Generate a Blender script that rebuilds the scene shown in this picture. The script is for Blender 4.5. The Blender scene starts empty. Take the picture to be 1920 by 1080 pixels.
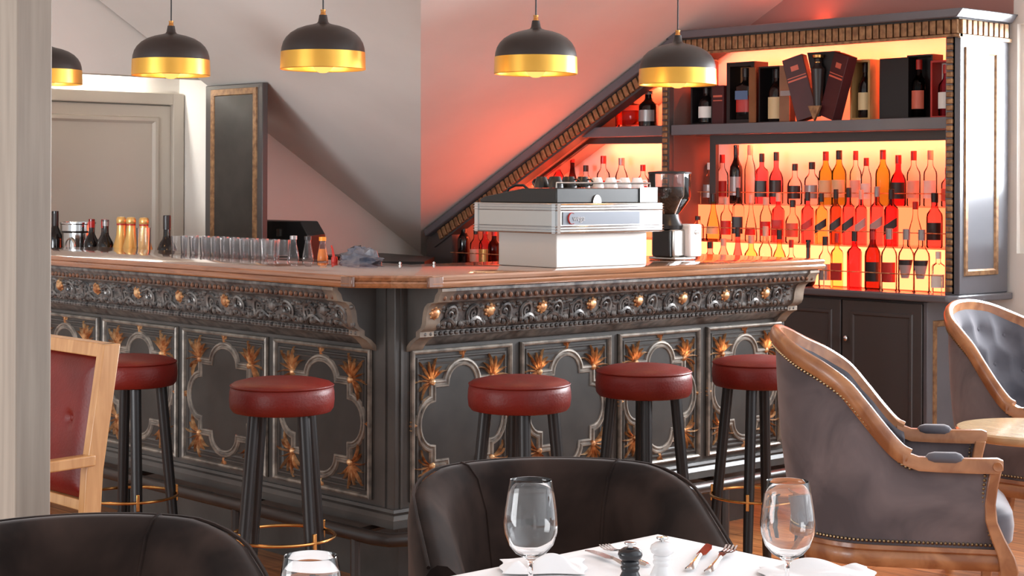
import bpy, bmesh, math, random
from math import pi, sin, cos, radians as rad, sqrt
from mathutils import Vector, Matrix
random.seed(7)
S = bpy.context.scene
COL = S.collection

# ------------------------------------------------------------------ camera
YAW = 0.82513
FWD = Vector((-sin(YAW), cos(YAW), 0)); RGT = Vector((cos(YAW), sin(YAW), 0)); UP = Vector((0, 0, 1))
CAM = Vector((4.65266, -3.75502, 1.44))
ROLL = 0.004
cd = bpy.data.cameras.new('camera'); cam = bpy.data.objects.new('camera', cd); COL.objects.link(cam)
cr = RGT * cos(ROLL) + UP * sin(ROLL); cu = UP * cos(ROLL) - RGT * sin(ROLL)
m = Matrix.Identity(4)
for i in range(3):
    m[i][0] = cr[i]; m[i][1] = cu[i]; m[i][2] = -FWD[i]; m[i][3] = CAM[i]
cam.matrix_world = m
cd.sensor_width = 36; cd.lens = 3268.63 / 1920 * 36
cd.shift_y = -(540 - 345.7) / 1920
cd.clip_start = 0.05
S.camera = cam
def at(lat, dep, z=0.0):
    """a spot on the room plan, given across and along the photographer's line of sight"""
    p = CAM + FWD * dep + RGT * lat
    return (p.x, p.y, z)

# ------------------------------------------------------------------ view, world, daylight and added fill
S.view_settings.view_transform = 'Standard'; S.view_settings.look = 'None'
S.view_settings.exposure = 0.55; S.view_settings.gamma = 1.0
S.view_settings.use_curve_mapping = False
W = bpy.data.worlds.new('World'); S.world = W; W.use_nodes = True
wn = W.node_tree.nodes; wl = W.node_tree.links
bg = wn['Background']
tc = wn.new('ShaderNodeTexCoord'); dp = wn.new('ShaderNodeVectorMath'); dp.operation = 'DOT_PRODUCT'
dp.inputs[1].default_value = (0.45, 0.85, 0.25)
wl.new(tc.outputs['Generated'], dp.inputs[0])
rp = wn.new('ShaderNodeValToRGB'); wl.new(dp.outputs['Value'], rp.inputs[0])
rp.color_ramp.elements[0].position = 0.0; rp.color_ramp.elements[0].color = (0.80, 0.82, 0.84, 1)
rp.color_ramp.elements[1].position = 0.9; rp.color_ramp.elements[1].color = (2.2, 2.3, 2.45, 1)
wl.new(rp.outputs[0], bg.inputs['Color']); bg.inputs['Strength'].default_value = 0.70

def area(name, loc, tgt, sx, sy, power, col=(1, 1, 1), spread=pi):
    l = bpy.data.lights.new(name, 'AREA'); l.shape = 'RECTANGLE'; l.size = sx; l.size_y = sy
    l.energy = power; l.color = col; l.spread = spread
    o = bpy.data.objects.new(name, l); COL.objects.link(o); o.location = loc
    d = Vector(tgt) - Vector(loc)
    o.rotation_euler = d.to_track_quat('-Z', 'Y').to_euler()
    return o
LED = (1.0, 0.110, 0.040)
area('window_daylight_back', (1.25, 3.62, 1.80), (1.1, 0.0, 0.7), 2.3, 0.78, 200, (0.92, 0.96, 1.0))
area('window_daylight_side', (4.6, 2.0, 1.75), (0.3, 0.9, 0.9), 2.4, 1.6, 22, (0.93, 0.96, 1.0))
area('fill_light_front', (0.35, -4.7, 1.0), (-0.5, 0.0, 0.7), 2.6, 1.4, 62, (0.96, 0.98, 1.0))  # added fill without a window, brightens the bar front and chairs
area('window_daylight_street', (-0.75, -5.2, 1.3), (-2.75, 1.9, 2.0), 1.2, 0.9, 8, (0.92, 0.97, 1.03), rad(46))

# ------------------------------------------------------------------ materials
def lin(c):
    f = lambda v: (v / 255) / 12.92 if v / 255 <= 0.04045 else ((v / 255 + 0.055) / 1.055) ** 2.4
    return (f(c[0]), f(c[1]), f(c[2]), 1)
def M(name, c, rough=0.5, metal=0.0, c2=None, scale=8.0, stretch=(1, 1, 1), bump=0.0, bscale=None, coat=0.0,
      sheen=0.0, spec=0.5, detail=4.0, dist=0.0, lo=0.35, hi=0.65):
    m = bpy.data.materials.new(name); m.use_nodes = True
    nt = m.node_tree; N = nt.nodes; L = nt.links; b = N['Principled BSDF']
    b.inputs['Base Color'].default_value = lin(c); b.inputs['Roughness'].default_value = rough
    b.inputs['Metallic'].default_value = metal; b.inputs['Specular IOR Level'].default_value = spec
    b.inputs['Coat Weight'].default_value = coat; b.inputs['Coat Roughness'].default_value = 0.12
    if sheen:
        b.inputs['Sheen Weight'].default_value = sheen; b.inputs['Sheen Roughness'].default_value = 0.4
        b.inputs['Sheen Tint'].default_value = (0.75, 0.68, 0.66, 1)
    if c2 or bump:
        t = N.new('ShaderNodeTexCoord'); mp = N.new('ShaderNodeMapping'); mp.inputs['Scale'].default_value = stretch
        L.new(t.outputs['Object'], mp.inputs['Vector'])
        n = N.new('ShaderNodeTexNoise'); n.inputs['Scale'].default_value = scale; n.inputs['Detail'].default_value = detail
        n.inputs['Distortion'].default_value = dist
        L.new(mp.outputs[0], n.inputs['Vector'])
        if c2:
            r = N.new('ShaderNodeValToRGB'); r.color_ramp.elements[0].color = lin(c); r.color_ramp.elements[1].color = lin(c2)
            r.color_ramp.elements[0].position = lo; r.color_ramp.elements[1].position = hi
            L.new(n.outputs['Fac'], r.inputs[0]); L.new(r.outputs[0], b.inputs['Base Color'])
        if bump:
            n2 = n
            if bscale:
                n2 = N.new('ShaderNodeTexNoise'); n2.inputs['Scale'].default_value = bscale; n2.inputs['Detail'].default_value = 5
                L.new(mp.outputs[0], n2.inputs['Vector'])
            bm_ = N.new('ShaderNodeBump'); bm_.inputs['Strength'].default_value = bump; bm_.inputs['Distance'].default_value = 0.01
            L.new(n2.outputs['Fac'], bm_.inputs['Height']); L.new(bm_.outputs[0], b.inputs['Normal'])
    return m
def emit(name, c, s):
    m = bpy.data.materials.new(name); m.use_nodes = True; nt = m.node_tree
    nt.nodes.clear(); e = nt.nodes.new('ShaderNodeEmission'); o = nt.nodes.new('ShaderNodeOutputMaterial')
    e.inputs[0].default_value = (*c, 1); e.inputs[1].default_value = s; nt.links.new(e.outputs[0], o.inputs[0]); return m
def tint(name, c, gloss=0.06, ior=1.22):
    """thin bottle glass: tinted see-through with a mirror-like sheen"""
    m = bpy.data.materials.new(name); m.use_nodes = True; nt = m.node_tree; N = nt.nodes; N.clear()
    t = N.new('ShaderNodeBsdfTransparent'); t.inputs[0].default_value = (*c, 1)
    g = N.new('ShaderNodeBsdfGlossy'); g.inputs['Roughness'].default_value = gloss
    f = N.new('ShaderNodeFresnel'); f.inputs[0].default_value = ior
    x = N.new('ShaderNodeMixShader'); o = N.new('ShaderNodeOutputMaterial')
    nt.links.new(f.outputs[0], x.inputs[0]); nt.links.new(t.outputs[0], x.inputs[1]); nt.links.new(g.outputs[0], x.inputs[2])
    nt.links.new(x.outputs[0], o.inputs[0]); return m
def glass(name, c=(1, 1, 1), ior=1.45):
    m = bpy.data.materials.new(name); m.use_nodes = True; b = m.node_tree.nodes['Principled BSDF']
    b.inputs['Base Color'].default_value = (*c, 1); b.inputs['Roughness'].default_value = 0.0
    b.inputs['Transmission Weight'].default_value = 1.0; b.inputs['IOR'].default_value = ior; return m
def planks(name, c1, c2, axis='X'):
    m = M(name, c1, 0.35, c2=c2, scale=3.0, stretch=(1.2, 14, 1) if axis == 'X' else (14, 1.2, 1), dist=0.6, coat=0.25)
    nt = m.node_tree; N = nt.nodes; L = nt.links; b = N['Principled BSDF']
    t = N.new('ShaderNodeTexCoord'); mp = N.new('ShaderNodeMapping')
    if axis != 'X': mp.inputs['Rotation'].default_value = (0, 0, pi / 2)
    L.new(t.outputs['Object'], mp.inputs[0])
    br = N.new('ShaderNodeTexBrick'); br.inputs['Scale'].default_value = 1.0
    br.inputs['Brick Width'].default_value = 1.5; br.inputs['Row Height'].default_value = 0.12
    br.inputs['Mortar Size'].default_value = 0.003; br.inputs['Mortar'].default_value = (0.12, 0.07, 0.04, 1)
    br.inputs['Color1'].default_value = (1, 1, 1, 1); br.inputs['Color2'].default_value = (0.72, 0.66, 0.6, 1)
    L.new(mp.outputs[0], br.inputs['Vector'])
    mx = N.new('ShaderNodeMix'); mx.data_type = 'RGBA'; mx.blend_type = 'MULTIPLY'; mx.inputs[0].default_value = 0.8
    src = b.inputs['Base Color'].links[0].from_socket
    L.new(src, mx.inputs[6]); L.new(br.outputs['Color'], mx.inputs[7]); L.new(mx.outputs[2], b.inputs['Base Color'])
    return m
m_floor = planks('oak floorboards', (214, 144, 88), (172, 104, 58))
m_plaster = M('warm grey plaster', (226, 222, 216), 0.85, c2=(217, 213, 207), scale=1.5, bump=0.05, bscale=60)
m_white = M('white plaster', (225, 220, 212), 0.8)
m_door = M('painted door', (190, 182, 170), 0.5)
m_post = M('brushed beige paint', (148, 138, 126), 0.55, c2=(134, 124, 113), scale=6, stretch=(8, 8, 0.4))
m_slate = M('slate grey bar paint', (74, 71, 68), 0.38, c2=(58, 56, 54), scale=5, bump=0.05, bscale=40)
m_slatedark = M('dark panel ground', (52, 49, 46), 0.42, c2=(40, 38, 36), scale=9)
m_tin = M('patinated pewter', (128, 124, 120), 0.36, 0.45, c2=(74, 72, 72), scale=30, bump=0.15)
m_silver = M('rubbed silver moulding', (152, 143, 132), 0.44, 0.35, c2=(104, 98, 92), scale=24, bump=0.1)
m_copper = M('copper gilding', (234, 190, 140), 0.30, 0.6, c2=(168, 106, 66), scale=45, bump=0.2)
m_gold = M('worn gold leaf', (164, 126, 88), 0.42, 0.35, c2=(116, 84, 58), scale=35, bump=0.1)
m_consol = M('rubbed stone grey', (150, 136, 120), 0.5, 0.15, c2=(112, 100, 90), scale=14)
m_char = M('charcoal cabinet paint', (98, 98, 104), 0.24, c2=(90, 90, 96), scale=3, spec=0.6)
m_chardk = M('dark charcoal paint', (72, 69, 69), 0.35)
m_lightwall = M('light cabinet back', (214, 206, 196), 0.7)
m_brown = M('brown rail paint', (44, 37, 34), 0.35)
def wood(name, c1, c2, st, coat=0.3, rough=0.32):
    return M(name, c1, rough, c2=c2, scale=4, stretch=st, dist=0.8, coat=coat, detail=6)
m_topx = wood('bar top wood along', (152, 98, 64), (124, 76, 48), (1.0, 16, 16), 1.0, 0.16)
m_topy = wood('bar top wood across', (160, 112, 82), (132, 90, 62), (16, 1.0, 16), 1.0, 0.16)
for m_ in (m_topx, m_topy):
    b_ = m_.node_tree.nodes['Principled BSDF']; b_.inputs['Coat IOR'].default_value = 1.75; b_.inputs['Coat Roughness'].default_value = 0.06
m_topb = wood('end grain block', (130, 84, 56), (100, 62, 40), (9, 9, 2), 0.6)
m_leather = M('oxblood leather', (114, 25, 17), 0.43, c2=(90, 18, 12), scale=5, bump=0.12, bscale=120, spec=0.35)
m_black = M('black lacquered wood', (24, 22, 23), 0.38)
m_brass = M('brass', (206, 150, 88), 0.25, 1.0)
m_shade = M('bronze black enamel', (46, 38, 35), 0.42, c2=(38, 31, 29), scale=3)
m_shgold = M('gold shade band', (240, 190, 92), 0.34, 0.9, c2=(226, 170, 74), scale=4)
m_velvet = M('brown velvet', (58, 45, 40), 0.95, c2=(28, 21, 19), scale=4, sheen=0.14, dist=0.9, spec=.12)
m_greyvel = M('grey velvet', (112, 102, 104), 0.9, c2=(78, 72, 76), scale=4.5, sheen=0.4, dist=0.9)
m_blueplush = M('blue grey plush', (92, 92, 100), 0.85, c2=(72, 72, 80), scale=6, sheen=0.5)
m_oak = wood('armchair oak', (172, 120, 80), (132, 82, 50), (3, 3, 3), 0.3)
m_light = wood('pale beech', (196, 148, 98), (176, 126, 78), (10, 10, 1), 0.15)
m_nail = M('antique nail', (150, 130, 100), 0.3, 1.0)
m_cloth = M('white table linen', (238, 236, 236), 0.85, bump=0.04, scale=140)
m_steel = M('brushed steel', (190, 188, 184), 0.26, 1.0)
m_panelsteel = M('satin light panel', (196, 190, 184), 0.4, 0.2)
m_mirror = M('polished steel', (205, 205, 205), 0.1, 1.0)
m_plast = M('black plastic', (22, 22, 23), 0.35)
m_whiteplast = M('white gloss', (236, 236, 238), 0.2)
m_red = M('red', (190, 40, 30), 0.4)
m_glass = glass('crystal')
m_thin = tint('tumbler glass', (0.985, 0.985, 0.985), 0.05, 1.2)
def milky(name, k):
    m = tint(name, (.98, .98, .98), .08, 1.25); N = m.node_tree.nodes; L = m.node_tree.links
    o = [n for n in N if n.type == 'OUTPUT_MATERIAL'][0]; src = o.inputs[0].links[0].from_socket
    d = N.new('ShaderNodeBsdfDiffuse'); d.inputs[0].default_value = (.9, .9, .92, 1); x = N.new('ShaderNodeMixShader'); x.inputs[0].default_value = k
    L.new(src, x.inputs[1]); L.new(d.outputs[0], x.inputs[2]); L.new(x.outputs[0], o.inputs[0]); return m
m_tumb = milky('washed tumbler glass', .03)
m_egg = M('aged copper beading', (150, 104, 78), 0.4, 0.4, c2=(86, 78, 74), scale=40)
m_hop = tint('hopper plastic', (0.93, 0.9, 0.88), 0.05, 1.45)
m_pane = tint('window pane', (0.98, 0.98, 0.98), 0.02, 1.3)
G = {'clear': tint('clear bottle glass', (0.98, 0.96, 0.94)), 'red': tint('red spirit', (0.97, 0.42, 0.50)),
     'amber': tint('amber spirit', (0.97, 0.88, 0.52)), 'rose': tint('rose spirit', (0.97, 0.70, 0.74)),
     'olive': tint('olive glass', (0.66, 0.70, 0.26)), 'brown': tint('brown spirit', (0.55, 0.34, 0.24)),
     'deepred': tint('deep red spirit', (0.74, 0.18, 0.24)), 'dark': tint('dark bottle glass', (0.32, 0.14, 0.12)),
     'black': M('black bottle glass', (18, 14, 14), 0.12), 'green': tint('dark green glass', (0.12, 0.13, 0.1))}
m_whisky = tint('whisky', (0.75, 0.3, 0.12))
P = {'white': M('white paper', (226, 222, 216), 0.6), 'red': M('red paper', (178, 38, 30), 0.45),
     'redcap': M('red foil cap', (170, 26, 24), 0.3), 'dark': M('black paper', (34, 26, 26), 0.4),
     'steel': M('silver paper', (150, 146, 146), 0.35, 0.3), 'pale': M('pale pink paper', (220, 170, 150), 0.5),
     'cream': M('cream paper', (206, 184, 140), 0.55), 'rose': M('rose paper', (196, 96, 74), 0.5),
     'grey': M('grey paper', (158, 142, 140), 0.45), 'gold': M('gold foil', (222, 178, 108), 0.32, 0.6)}
# ------------------------------------------------------------------ geometry helpers
class MB:
    def __init__(s): s.v = []; s.f = []
    def add(s, vs, fs):
        k = len(s.v); s.v += [tuple(p) for p in vs]; s.f += [tuple(i + k for i in f) for f in fs]; return s
    def box(s, x0, x1, y0, y1, z0, z1):
        return s.add([(x0, y0, z0), (x1, y0, z0), (x1, y1, z0), (x0, y1, z0), (x0, y0, z1), (x1, y0, z1), (x1, y1, z1), (x0, y1, z1)],
                     [(0, 3, 2, 1), (4, 5, 6, 7), (0, 1, 5, 4), (1, 2, 6, 5), (2, 3, 7, 6), (3, 0, 4, 7)])
    def loft(s, rings, cap0=True, cap1=True, closed=True, ringclosed=False):
        n = len(rings[0]); k = len(s.v); R = len(rings)
        for r in rings: s.v += [tuple(p) for p in r]
        for j in range(R if ringclosed else R - 1):
            a = k + j * n; b = k + ((j + 1) % R) * n
            for i in range(n if closed else n - 1):
                i2 = (i + 1) % n; s.f.append((a + i, a + i2, b + i2, b + i))
        if not ringclosed:
            if cap0: s.f.append(tuple(k + i for i in reversed(range(n))))
            if cap1: s.f.append(tuple(k + (R - 1) * n + i for i in range(n)))
        return s
    def lathe(s, prof, n=24, c=(0, 0, 0), sec=None):
        rings = []
        for r, z in prof:
            r = max(r, 0.0004)
            rings.append([(c[0] + r * (sec(2 * pi * i / n) if sec else 1) * cos(2 * pi * i / n),
                           c[1] + r * (sec(2 * pi * i / n) if sec else 1) * sin(2 * pi * i / n), c[2] + z) for i in range(n)])
        return s.loft(rings)
    def tube(s, pts, r, n=8, closed=False, flat=None):
        P_ = [Vector(p) for p in pts]; R = len(P_); rings = []; prev = None
        for i, p in enumerate(P_):
            if closed: t = P_[(i + 1) % R] - P_[i - 1]
            else: t = P_[min(i + 1, R - 1)] - P_[max(i - 1, 0)]
            t.normalize()
            if prev is None:
                u = t.cross(Vector((0, 0, 1)))
                if u.length < 1e-3: u = t.cross(Vector((0, 1, 0)))
            else:
                u = prev - t * prev.dot(t)
            u.normalize(); prev = u; w = t.cross(u)
            rr = r[i] if isinstance(r, (list, tuple)) else r
            fl = flat or 1.0
            rings.append([p + u * rr * cos(2 * pi * k / n) + w * rr * fl * sin(2 * pi * k / n) for k in range(n)])
        return s.loft(rings, ringclosed=closed)
    def grid(s, fn, nu, nv, closeu=False):
        k = len(s.v)
        for j in range(nv + 1):
            for i in range(nu if closeu else nu + 1): s.v.append(tuple(fn(i / nu, j / nv)))
        w = nu if closeu else nu + 1
        for j in range(nv):
            for i in range(nu):
                i2 = (i + 1) % w
                s.f.append((k + j * w + i, k + j * w + i2, k + (j + 1) * w + i2, k + (j + 1) * w + i))
        return s
    def prism(s, poly, fn, c0, c1):
        a = [fn(u, v, c0) for u, v in poly]; b = [fn(u, v, c1) for u, v in poly]
        return s.loft([a, b])
    def band(s, path, sec, fn, closed=True):
        """sweep a (offset, height) section along a flat path; fn maps (u, v, h) to space"""
        n = len(path); offs = []
        for i in range(n):
            p = Vector(path[i]); a = Vector(path[i - 1]) if (closed or i) else None
            b = Vector(path[(i + 1) % n]) if (closed or i < n - 1) else None
            d1 = (p - a).normalized() if a is not None else (b - p).normalized()
            d2 = (b - p).normalized() if b is not None else d1
            n1 = Vector((-d1.y, d1.x)); n2 = Vector((-d2.y, d2.x)); mm = n1 + n2
            if mm.length < 1e-4: mm = n1.copy()
            mm.normalize(); mm /= max(0.4, mm.dot(n1)); offs.append((p, mm))
        rings = [[fn(p.x + mm.x * o, p.y + mm.y * o, h) for o, h in sec] for p, mm in offs]
        return s.loft(rings, ringclosed=closed)
    def blob(s, c, rx, ry, rz, n=8, mvec=None):
        prof = [(sin(pi * j / n), -cos(pi * j / n)) for j in range(n + 1)]
        k = len(s.v); tmp = MB().lathe(prof, n)
        for p in tmp.v:
            q = Vector((p[0] * rx, p[1] * ry, p[2] * rz))
            if mvec is not None: q = mvec @ q
            s.v.append((c[0] + q.x, c[1] + q.y, c[2] + q.z))
        s.f += [tuple(i + k for i in f) for f in tmp.f]; return s
    def xf(s, mat):
        s.v = [tuple(mat @ Vector(p)) for p in s.v]; return s
    def build(s, name, mat, parent=None, smooth=True, bevel=0.0, world=False, angle=38, recalc=True, subsurf=0):
        me = bpy.data.meshes.new(name)
        vs = s.v
        if world and parent is not None and parent in ORG:
            o0 = ORG[parent]; vs = [(p[0] - o0[0], p[1] - o0[1], p[2] - o0[2]) for p in vs]
        me.from_pydata(vs, [], s.f); me.validate()
        if recalc:
            b = bmesh.new(); b.from_mesh(me); bmesh.ops.remove_doubles(b, verts=b.verts, dist=1e-6)
            bmesh.ops.recalc_face_normals(b, faces=b.faces); b.to_mesh(me); b.free()
        me.materials.append(mat)
        if smooth:
            me.polygons.foreach_set('use_smooth', [True] * len(me.polygons)); me.set_sharp_from_angle(angle=rad(angle))
        o = bpy.data.objects.new(name, me); COL.objects.link(o)
        if bevel:
            bv = o.modifiers.new('edge', 'BEVEL'); bv.width = bevel; bv.segments = 2; bv.limit_method = 'ANGLE'; bv.angle_limit = rad(40)
        if subsurf:
            ss = o.modifiers.new('soft', 'SUBSURF'); ss.levels = subsurf; ss.render_levels = subsurf
        if parent is not None: o.parent = parent; ORG[o] = ORG.get(parent, (0, 0, 0))
        return o
ORG = {}
def tag(o, label=None, cat=None, group=None, kind=None):
    if label: o['label'] = label
    if cat: o['category'] = cat
    if group: o['group'] = group
    if kind: o['kind'] = kind
    return o
def thing(name, label, cat, loc=(0, 0, 0), rotz=0.0, group=None):
    o = bpy.data.objects.new(name, None); COL.objects.link(o); o.empty_display_size = 0.1
    o.location = loc; o.rotation_euler = (0, 0, rotz); ORG[o] = tuple(loc)
    return tag(o, label, cat, group)
def struct(name, mb, mat, **k):
    return tag(mb.build(name, mat, **k), kind='structure')
def dup(root, loc, rotz=0.0, label=None, scale=None):
    r = root.copy(); COL.objects.link(r); r.location = loc; r.rotation_euler = (0, 0, rotz)
    if label: r['label'] = label
    if scale: r.scale = scale
    for ch in list(root.children):
        c = ch.copy(); COL.objects.link(c); c.parent = r
        for g in list(ch.children):
            d = g.copy(); COL.objects.link(d); d.parent = c
    return r
def rect(u0, u1, v0, v1): return [(u0, v0), (u1, v0), (u1, v1), (u0, v1)]
XZ = lambda u, v, h: (u, -h, v)          # a face looking towards -Y
YZ = lambda u, v, h: (h, u, v)           # a face looking towards +X
def text_mesh(body, size):
    c = bpy.data.curves.new('t', 'FONT'); c.body = body; c.size = size; c.extrude = 0.0006; c.align_x = 'CENTER'; c.align_y = 'CENTER'
    o = bpy.data.objects.new('t', c); COL.objects.link(o)
    bpy.context.view_layer.update()
    me = bpy.data.meshes.new_from_object(o.evaluated_get(bpy.context.evaluated_depsgraph_get()))
    mb = MB(); mb.add([v.co[:] for v in me.vertices], [tuple(p.vertices) for p in me.polygons])
    bpy.data.objects.remove(o); bpy.data.curves.remove(c); bpy.data.meshes.remove(me)
    return mb

# ------------------------------------------------------------------ the room
SA, A0 = 0.52424, 1.283 + 0.52424 * 3.173          # right hand slope: z = A0 + SA * x
SB, B0 = 0.62875, 3.01156                          # left hand slope:  z = B0 - SB * y
za = lambda x: A0 + SA * x
zb = lambda y: B0 - SB * y
HI = 2.9
struct('floor', MB().box(-5, 8, -6, 4.5, -0.1, 0), m_floor)
xv, yv = (HI - A0) / SA, (B0 - HI) / SB
xl, yl = (0.95 - A0) / SA, (B0 - 0.95) / SB
T = 0.06
def slab(poly, off):
    mb = MB(); n = len(poly); off = Vector(off)
    return mb.loft([poly, [tuple(Vector(p) + off) for p in poly]])
struct('ceiling_slope_right', slab([(xl, yl, 0.95), (xv, yv, HI), (xv, 3.42, HI), (xl, 3.42, 0.95)], (-0.05, 0, 0.09)), m_plaster, smooth=False)
yw = B0 / SB - za(-3.7) / SB
struct('ceiling_slope_left', slab([(-3.7, yw, za(-3.7)), (xv, yv, HI), (-3.7, yv, HI)], (0, 0.055, 0.09)), m_plaster, smooth=False)
struct('ceiling', MB().box(-5, 3.2, -3.2, 3.6, HI, HI + 0.1), m_plaster)
# left end wall with the door recess
wl_ = MB()
wl_.prism([(1.72, 0), (yw + 0.15, 0), (yw + 0.15, za(-3.7) - 0.1), (yw, za(-3.7)), (1.72, zb(1.72))], lambda u, v, c: (c, u, v), -3.82, -3.70)
struct('wall_left', wl_, m_plaster, smooth=False)
struct('wall_left_header', MB().box(-3.84, -3.72, 0.45, 1.72, 2.025, HI), m_plaster)
struct('wall_left_near', MB().box(-3.84, -3.72, -3.0, 0.45, 0, HI), m_plaster)
struct('wall_recess_right', MB().box(-4.16, -3.72, 1.72, 1.80, 0, 2.2), m_plaster)
struct('wall_recess_left', MB().box(-4.16, -3.84, 0.37, 0.45, 0, 2.2), m_plaster)
struct('wall_recess_back', MB().box(-4.22, -4.14, 0.37, 1.80, 0, 2.2), m_white)
struct('ceiling_recess', MB().box(-4.16, -3.84, 0.37, 1.80, 2.13, 2.2), m_white)
area('recess_spot_light', (-4.113, 1.02, 2.115), (-4.113, 1.02, 1.0), 0.03, 0.8, 7, (1.0, 0.96, 0.9))
# panelled door in the recess
d1 = struct('door_1', MB().box(-4.135, -4.10, 0.62, 1.64, 0.005, 1.885), m_door, bevel=0.003)
fr = MB()
fr.band([(1.535, 0.12), (1.535, 1.80), (0.72, 1.80), (0.72, 0.12)], [(-0.02, 0), (-0.012, 0.016), (0.006, 0.016), (0.016, 0.004), (0.02, 0)], lambda u, v, h: (-4.10 + h, u, v))
fr.build('panel_moulding', m_door, d1)
dc = struct('trim_1', MB().box(-4.14, -4.075, 1.64, 1.715, 0, 1.955).box(-4.14, -4.075, 0.45, 0.62, 0, 1.955).box(-4.14, -4.075, 0.62, 1.64, 1.89, 1.955), m_door, bevel=0.006)
# gable wall with the window beside the back bar
struct('wall_back_upper', MB().box(-1.9, 0.30, 3.414, 3.42, 2.20, HI), M('dusky red upper gable', (158, 116, 108), .85))  # band above the cabinet, redder and darker in colour than wall_back
g = MB().box(-4.2, 0.32, 3.42, 3.56, 0, HI).box(2.4, 3.2, 3.42, 3.56, 0, HI).box(0.32, 2.4, 3.42, 3.56, 0, 1.13).box(0.32, 2.4, 3.42, 3.56, 2.19, HI)
struct('wall_back', g, m_plaster, smooth=False)
w1 = struct('window_1', MB().band(rect(0.32, 2.4, 1.13, 2.19), [(0, -0.02), (0, 0.05), (0.03, 0.05), (0.03, -0.02)], lambda u, v, h: (u, 3.50 - h, v)).box(1.33, 1.38, 3.46, 3.51, 1.13, 2.19), m_white, smooth=False)
MB().box(0.33, 2.39, 3.512, 3.516, 1.14, 2.18).build('pane', m_pane, w1)
struct('wall_front_pier', MB().box(0.66, 0.948, -1.88, -1.79, 0, HI), m_post, bevel=0.004)
tag(bpy.data.objects['wall_front_pier'], kind='structure')

# dark panelled screen beside the door recess
sc_ = thing('panelled_screen', 'tall dark screen with a gold framed panel between the door recess and the slope', 'screen', (-3.38, 1.62, 0))
MB().box(-3.675, -3.118, 1.600, 1.635, 0, 1.982).build('board', m_chardk, sc_, world=True, bevel=0.004)
MB().band(rect(-3.59, -3.19, 0.2, 1.935), [(-0.024, 0), (-0.022, 0.008), (0.010, 0.008), (0.014, 0)], lambda u, v, h: (u, 1.600 - h, v)).build('gold_frame', m_gold, sc_, world=True)
MB().box(-3.575, -3.205, 1.596, 1.601, 0.215, 1.92).build('panel', m_slatedark, sc_, world=True)
# ------------------------------------------------------------------ the bar
bar = thing('bar_counter', 'dark grey corner bar with pewter relief panels and copper gilded leaves', 'bar', (0, 0, 0))
XL, YR = -2.75, 2.12
fl = lambda u, v, c: (u, v, c)
MB().prism([(XL, 0), (0, 0), (0, YR), (-0.36, YR), (-0.36, 0.36), (XL, 0.36)], fl, 0.26, 1.088).build('body', m_slate, bar, bevel=0.003)
MB().prism([(XL, 0.18), (-0.2, 0.18), (-0.2, YR - 0.02), (-0.34, YR - 0.02), (-0.34, 0.34), (XL, 0.34)], fl, 0.0, 0.26).build('toe_kick', m_slate, bar)
# plinth moulding under the panels
pl = [(-XL * -1, 0), (0, 0), (0, YR)]
def lpath(p): return [(XL, -p), (p, -p), (p, YR)]
def lsweep(sec):
    """sweep a (projection, z) section round the corner of the bar"""
    mb = MB(); rings = []
    ends = [[(XL, -p, z) for p, z in sec], [(p, -p, z) for p, z in sec], [(p, YR, z) for p, z in sec]]
    return mb.loft(ends)
lsweep([(-0.01, 0.325), (0.012, 0.325), (0.016, 0.315), (0.010, 0.305), (0.022, 0.29), (0.022, 0.262), (-0.01, 0.262)]).build('plinth', m_slate, bar)
# corner post strips
MB().box(-0.055, -0.045, -0.006, 0.0, 0.326, 1.085).box(0.0, 0.006, 0.022, 0.032, 0.326, 1.085).build('corner_bead', m_slate, bar)

def quatre(sx, sz):
    q = []
    for i in range(7):
        t = pi / 2 * i / 6; q.append((.09 * sin(t), .137 + .07 * cos(t)))
    q += [(.165, .137), (.165, .085)]
    for i in range(1, 7):
        t = pi / 2 * i / 6; q.append((.165 + .08 * sin(t), .085 * cos(t)))
    right = q + [(x, -z) for x, z in reversed(q[:-1])]
    left = [(-x, z) for x, z in reversed(right[1:-1])]
    return [(x * sx, z * sz) for x, z in right + left]
def palmette(base, ang, size, fn):
    mb = MB()
    for k in range(9):
        a = ang + (k - 4) * 0.34; ln = size * (1.0 - 0.05 * abs(k - 4)) * (0.82 if k % 2 else 1.0)
        rings = []
        for j in range(6):
            t = j / 5; w = size * 0.046 * (sin(pi * min(1, 0.18 + t * 0.80)) + 0.08); curl = (k - 4) * 0.10 * t * t
            ca, sa = cos(a + curl), sin(a + curl); r = ln * (0.12 + 0.88 * t); hh = 0.007 + 0.012 * sin(pi * t * 0.8)
            cx, cy = base[0] + ca * r, base[1] + sa * r
            rings.append([fn(cx - sa * w, cy + ca * w, 0.002), fn(cx, cy, hh), fn(cx + sa * w, cy - ca * w, 0.002)])
        mb.loft(rings, closed=False, cap0=False, cap1=False)
    mb.blob(fn(base[0], base[1], 0.006), size * .13, size * .13, size * .13)
    return mb
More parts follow.
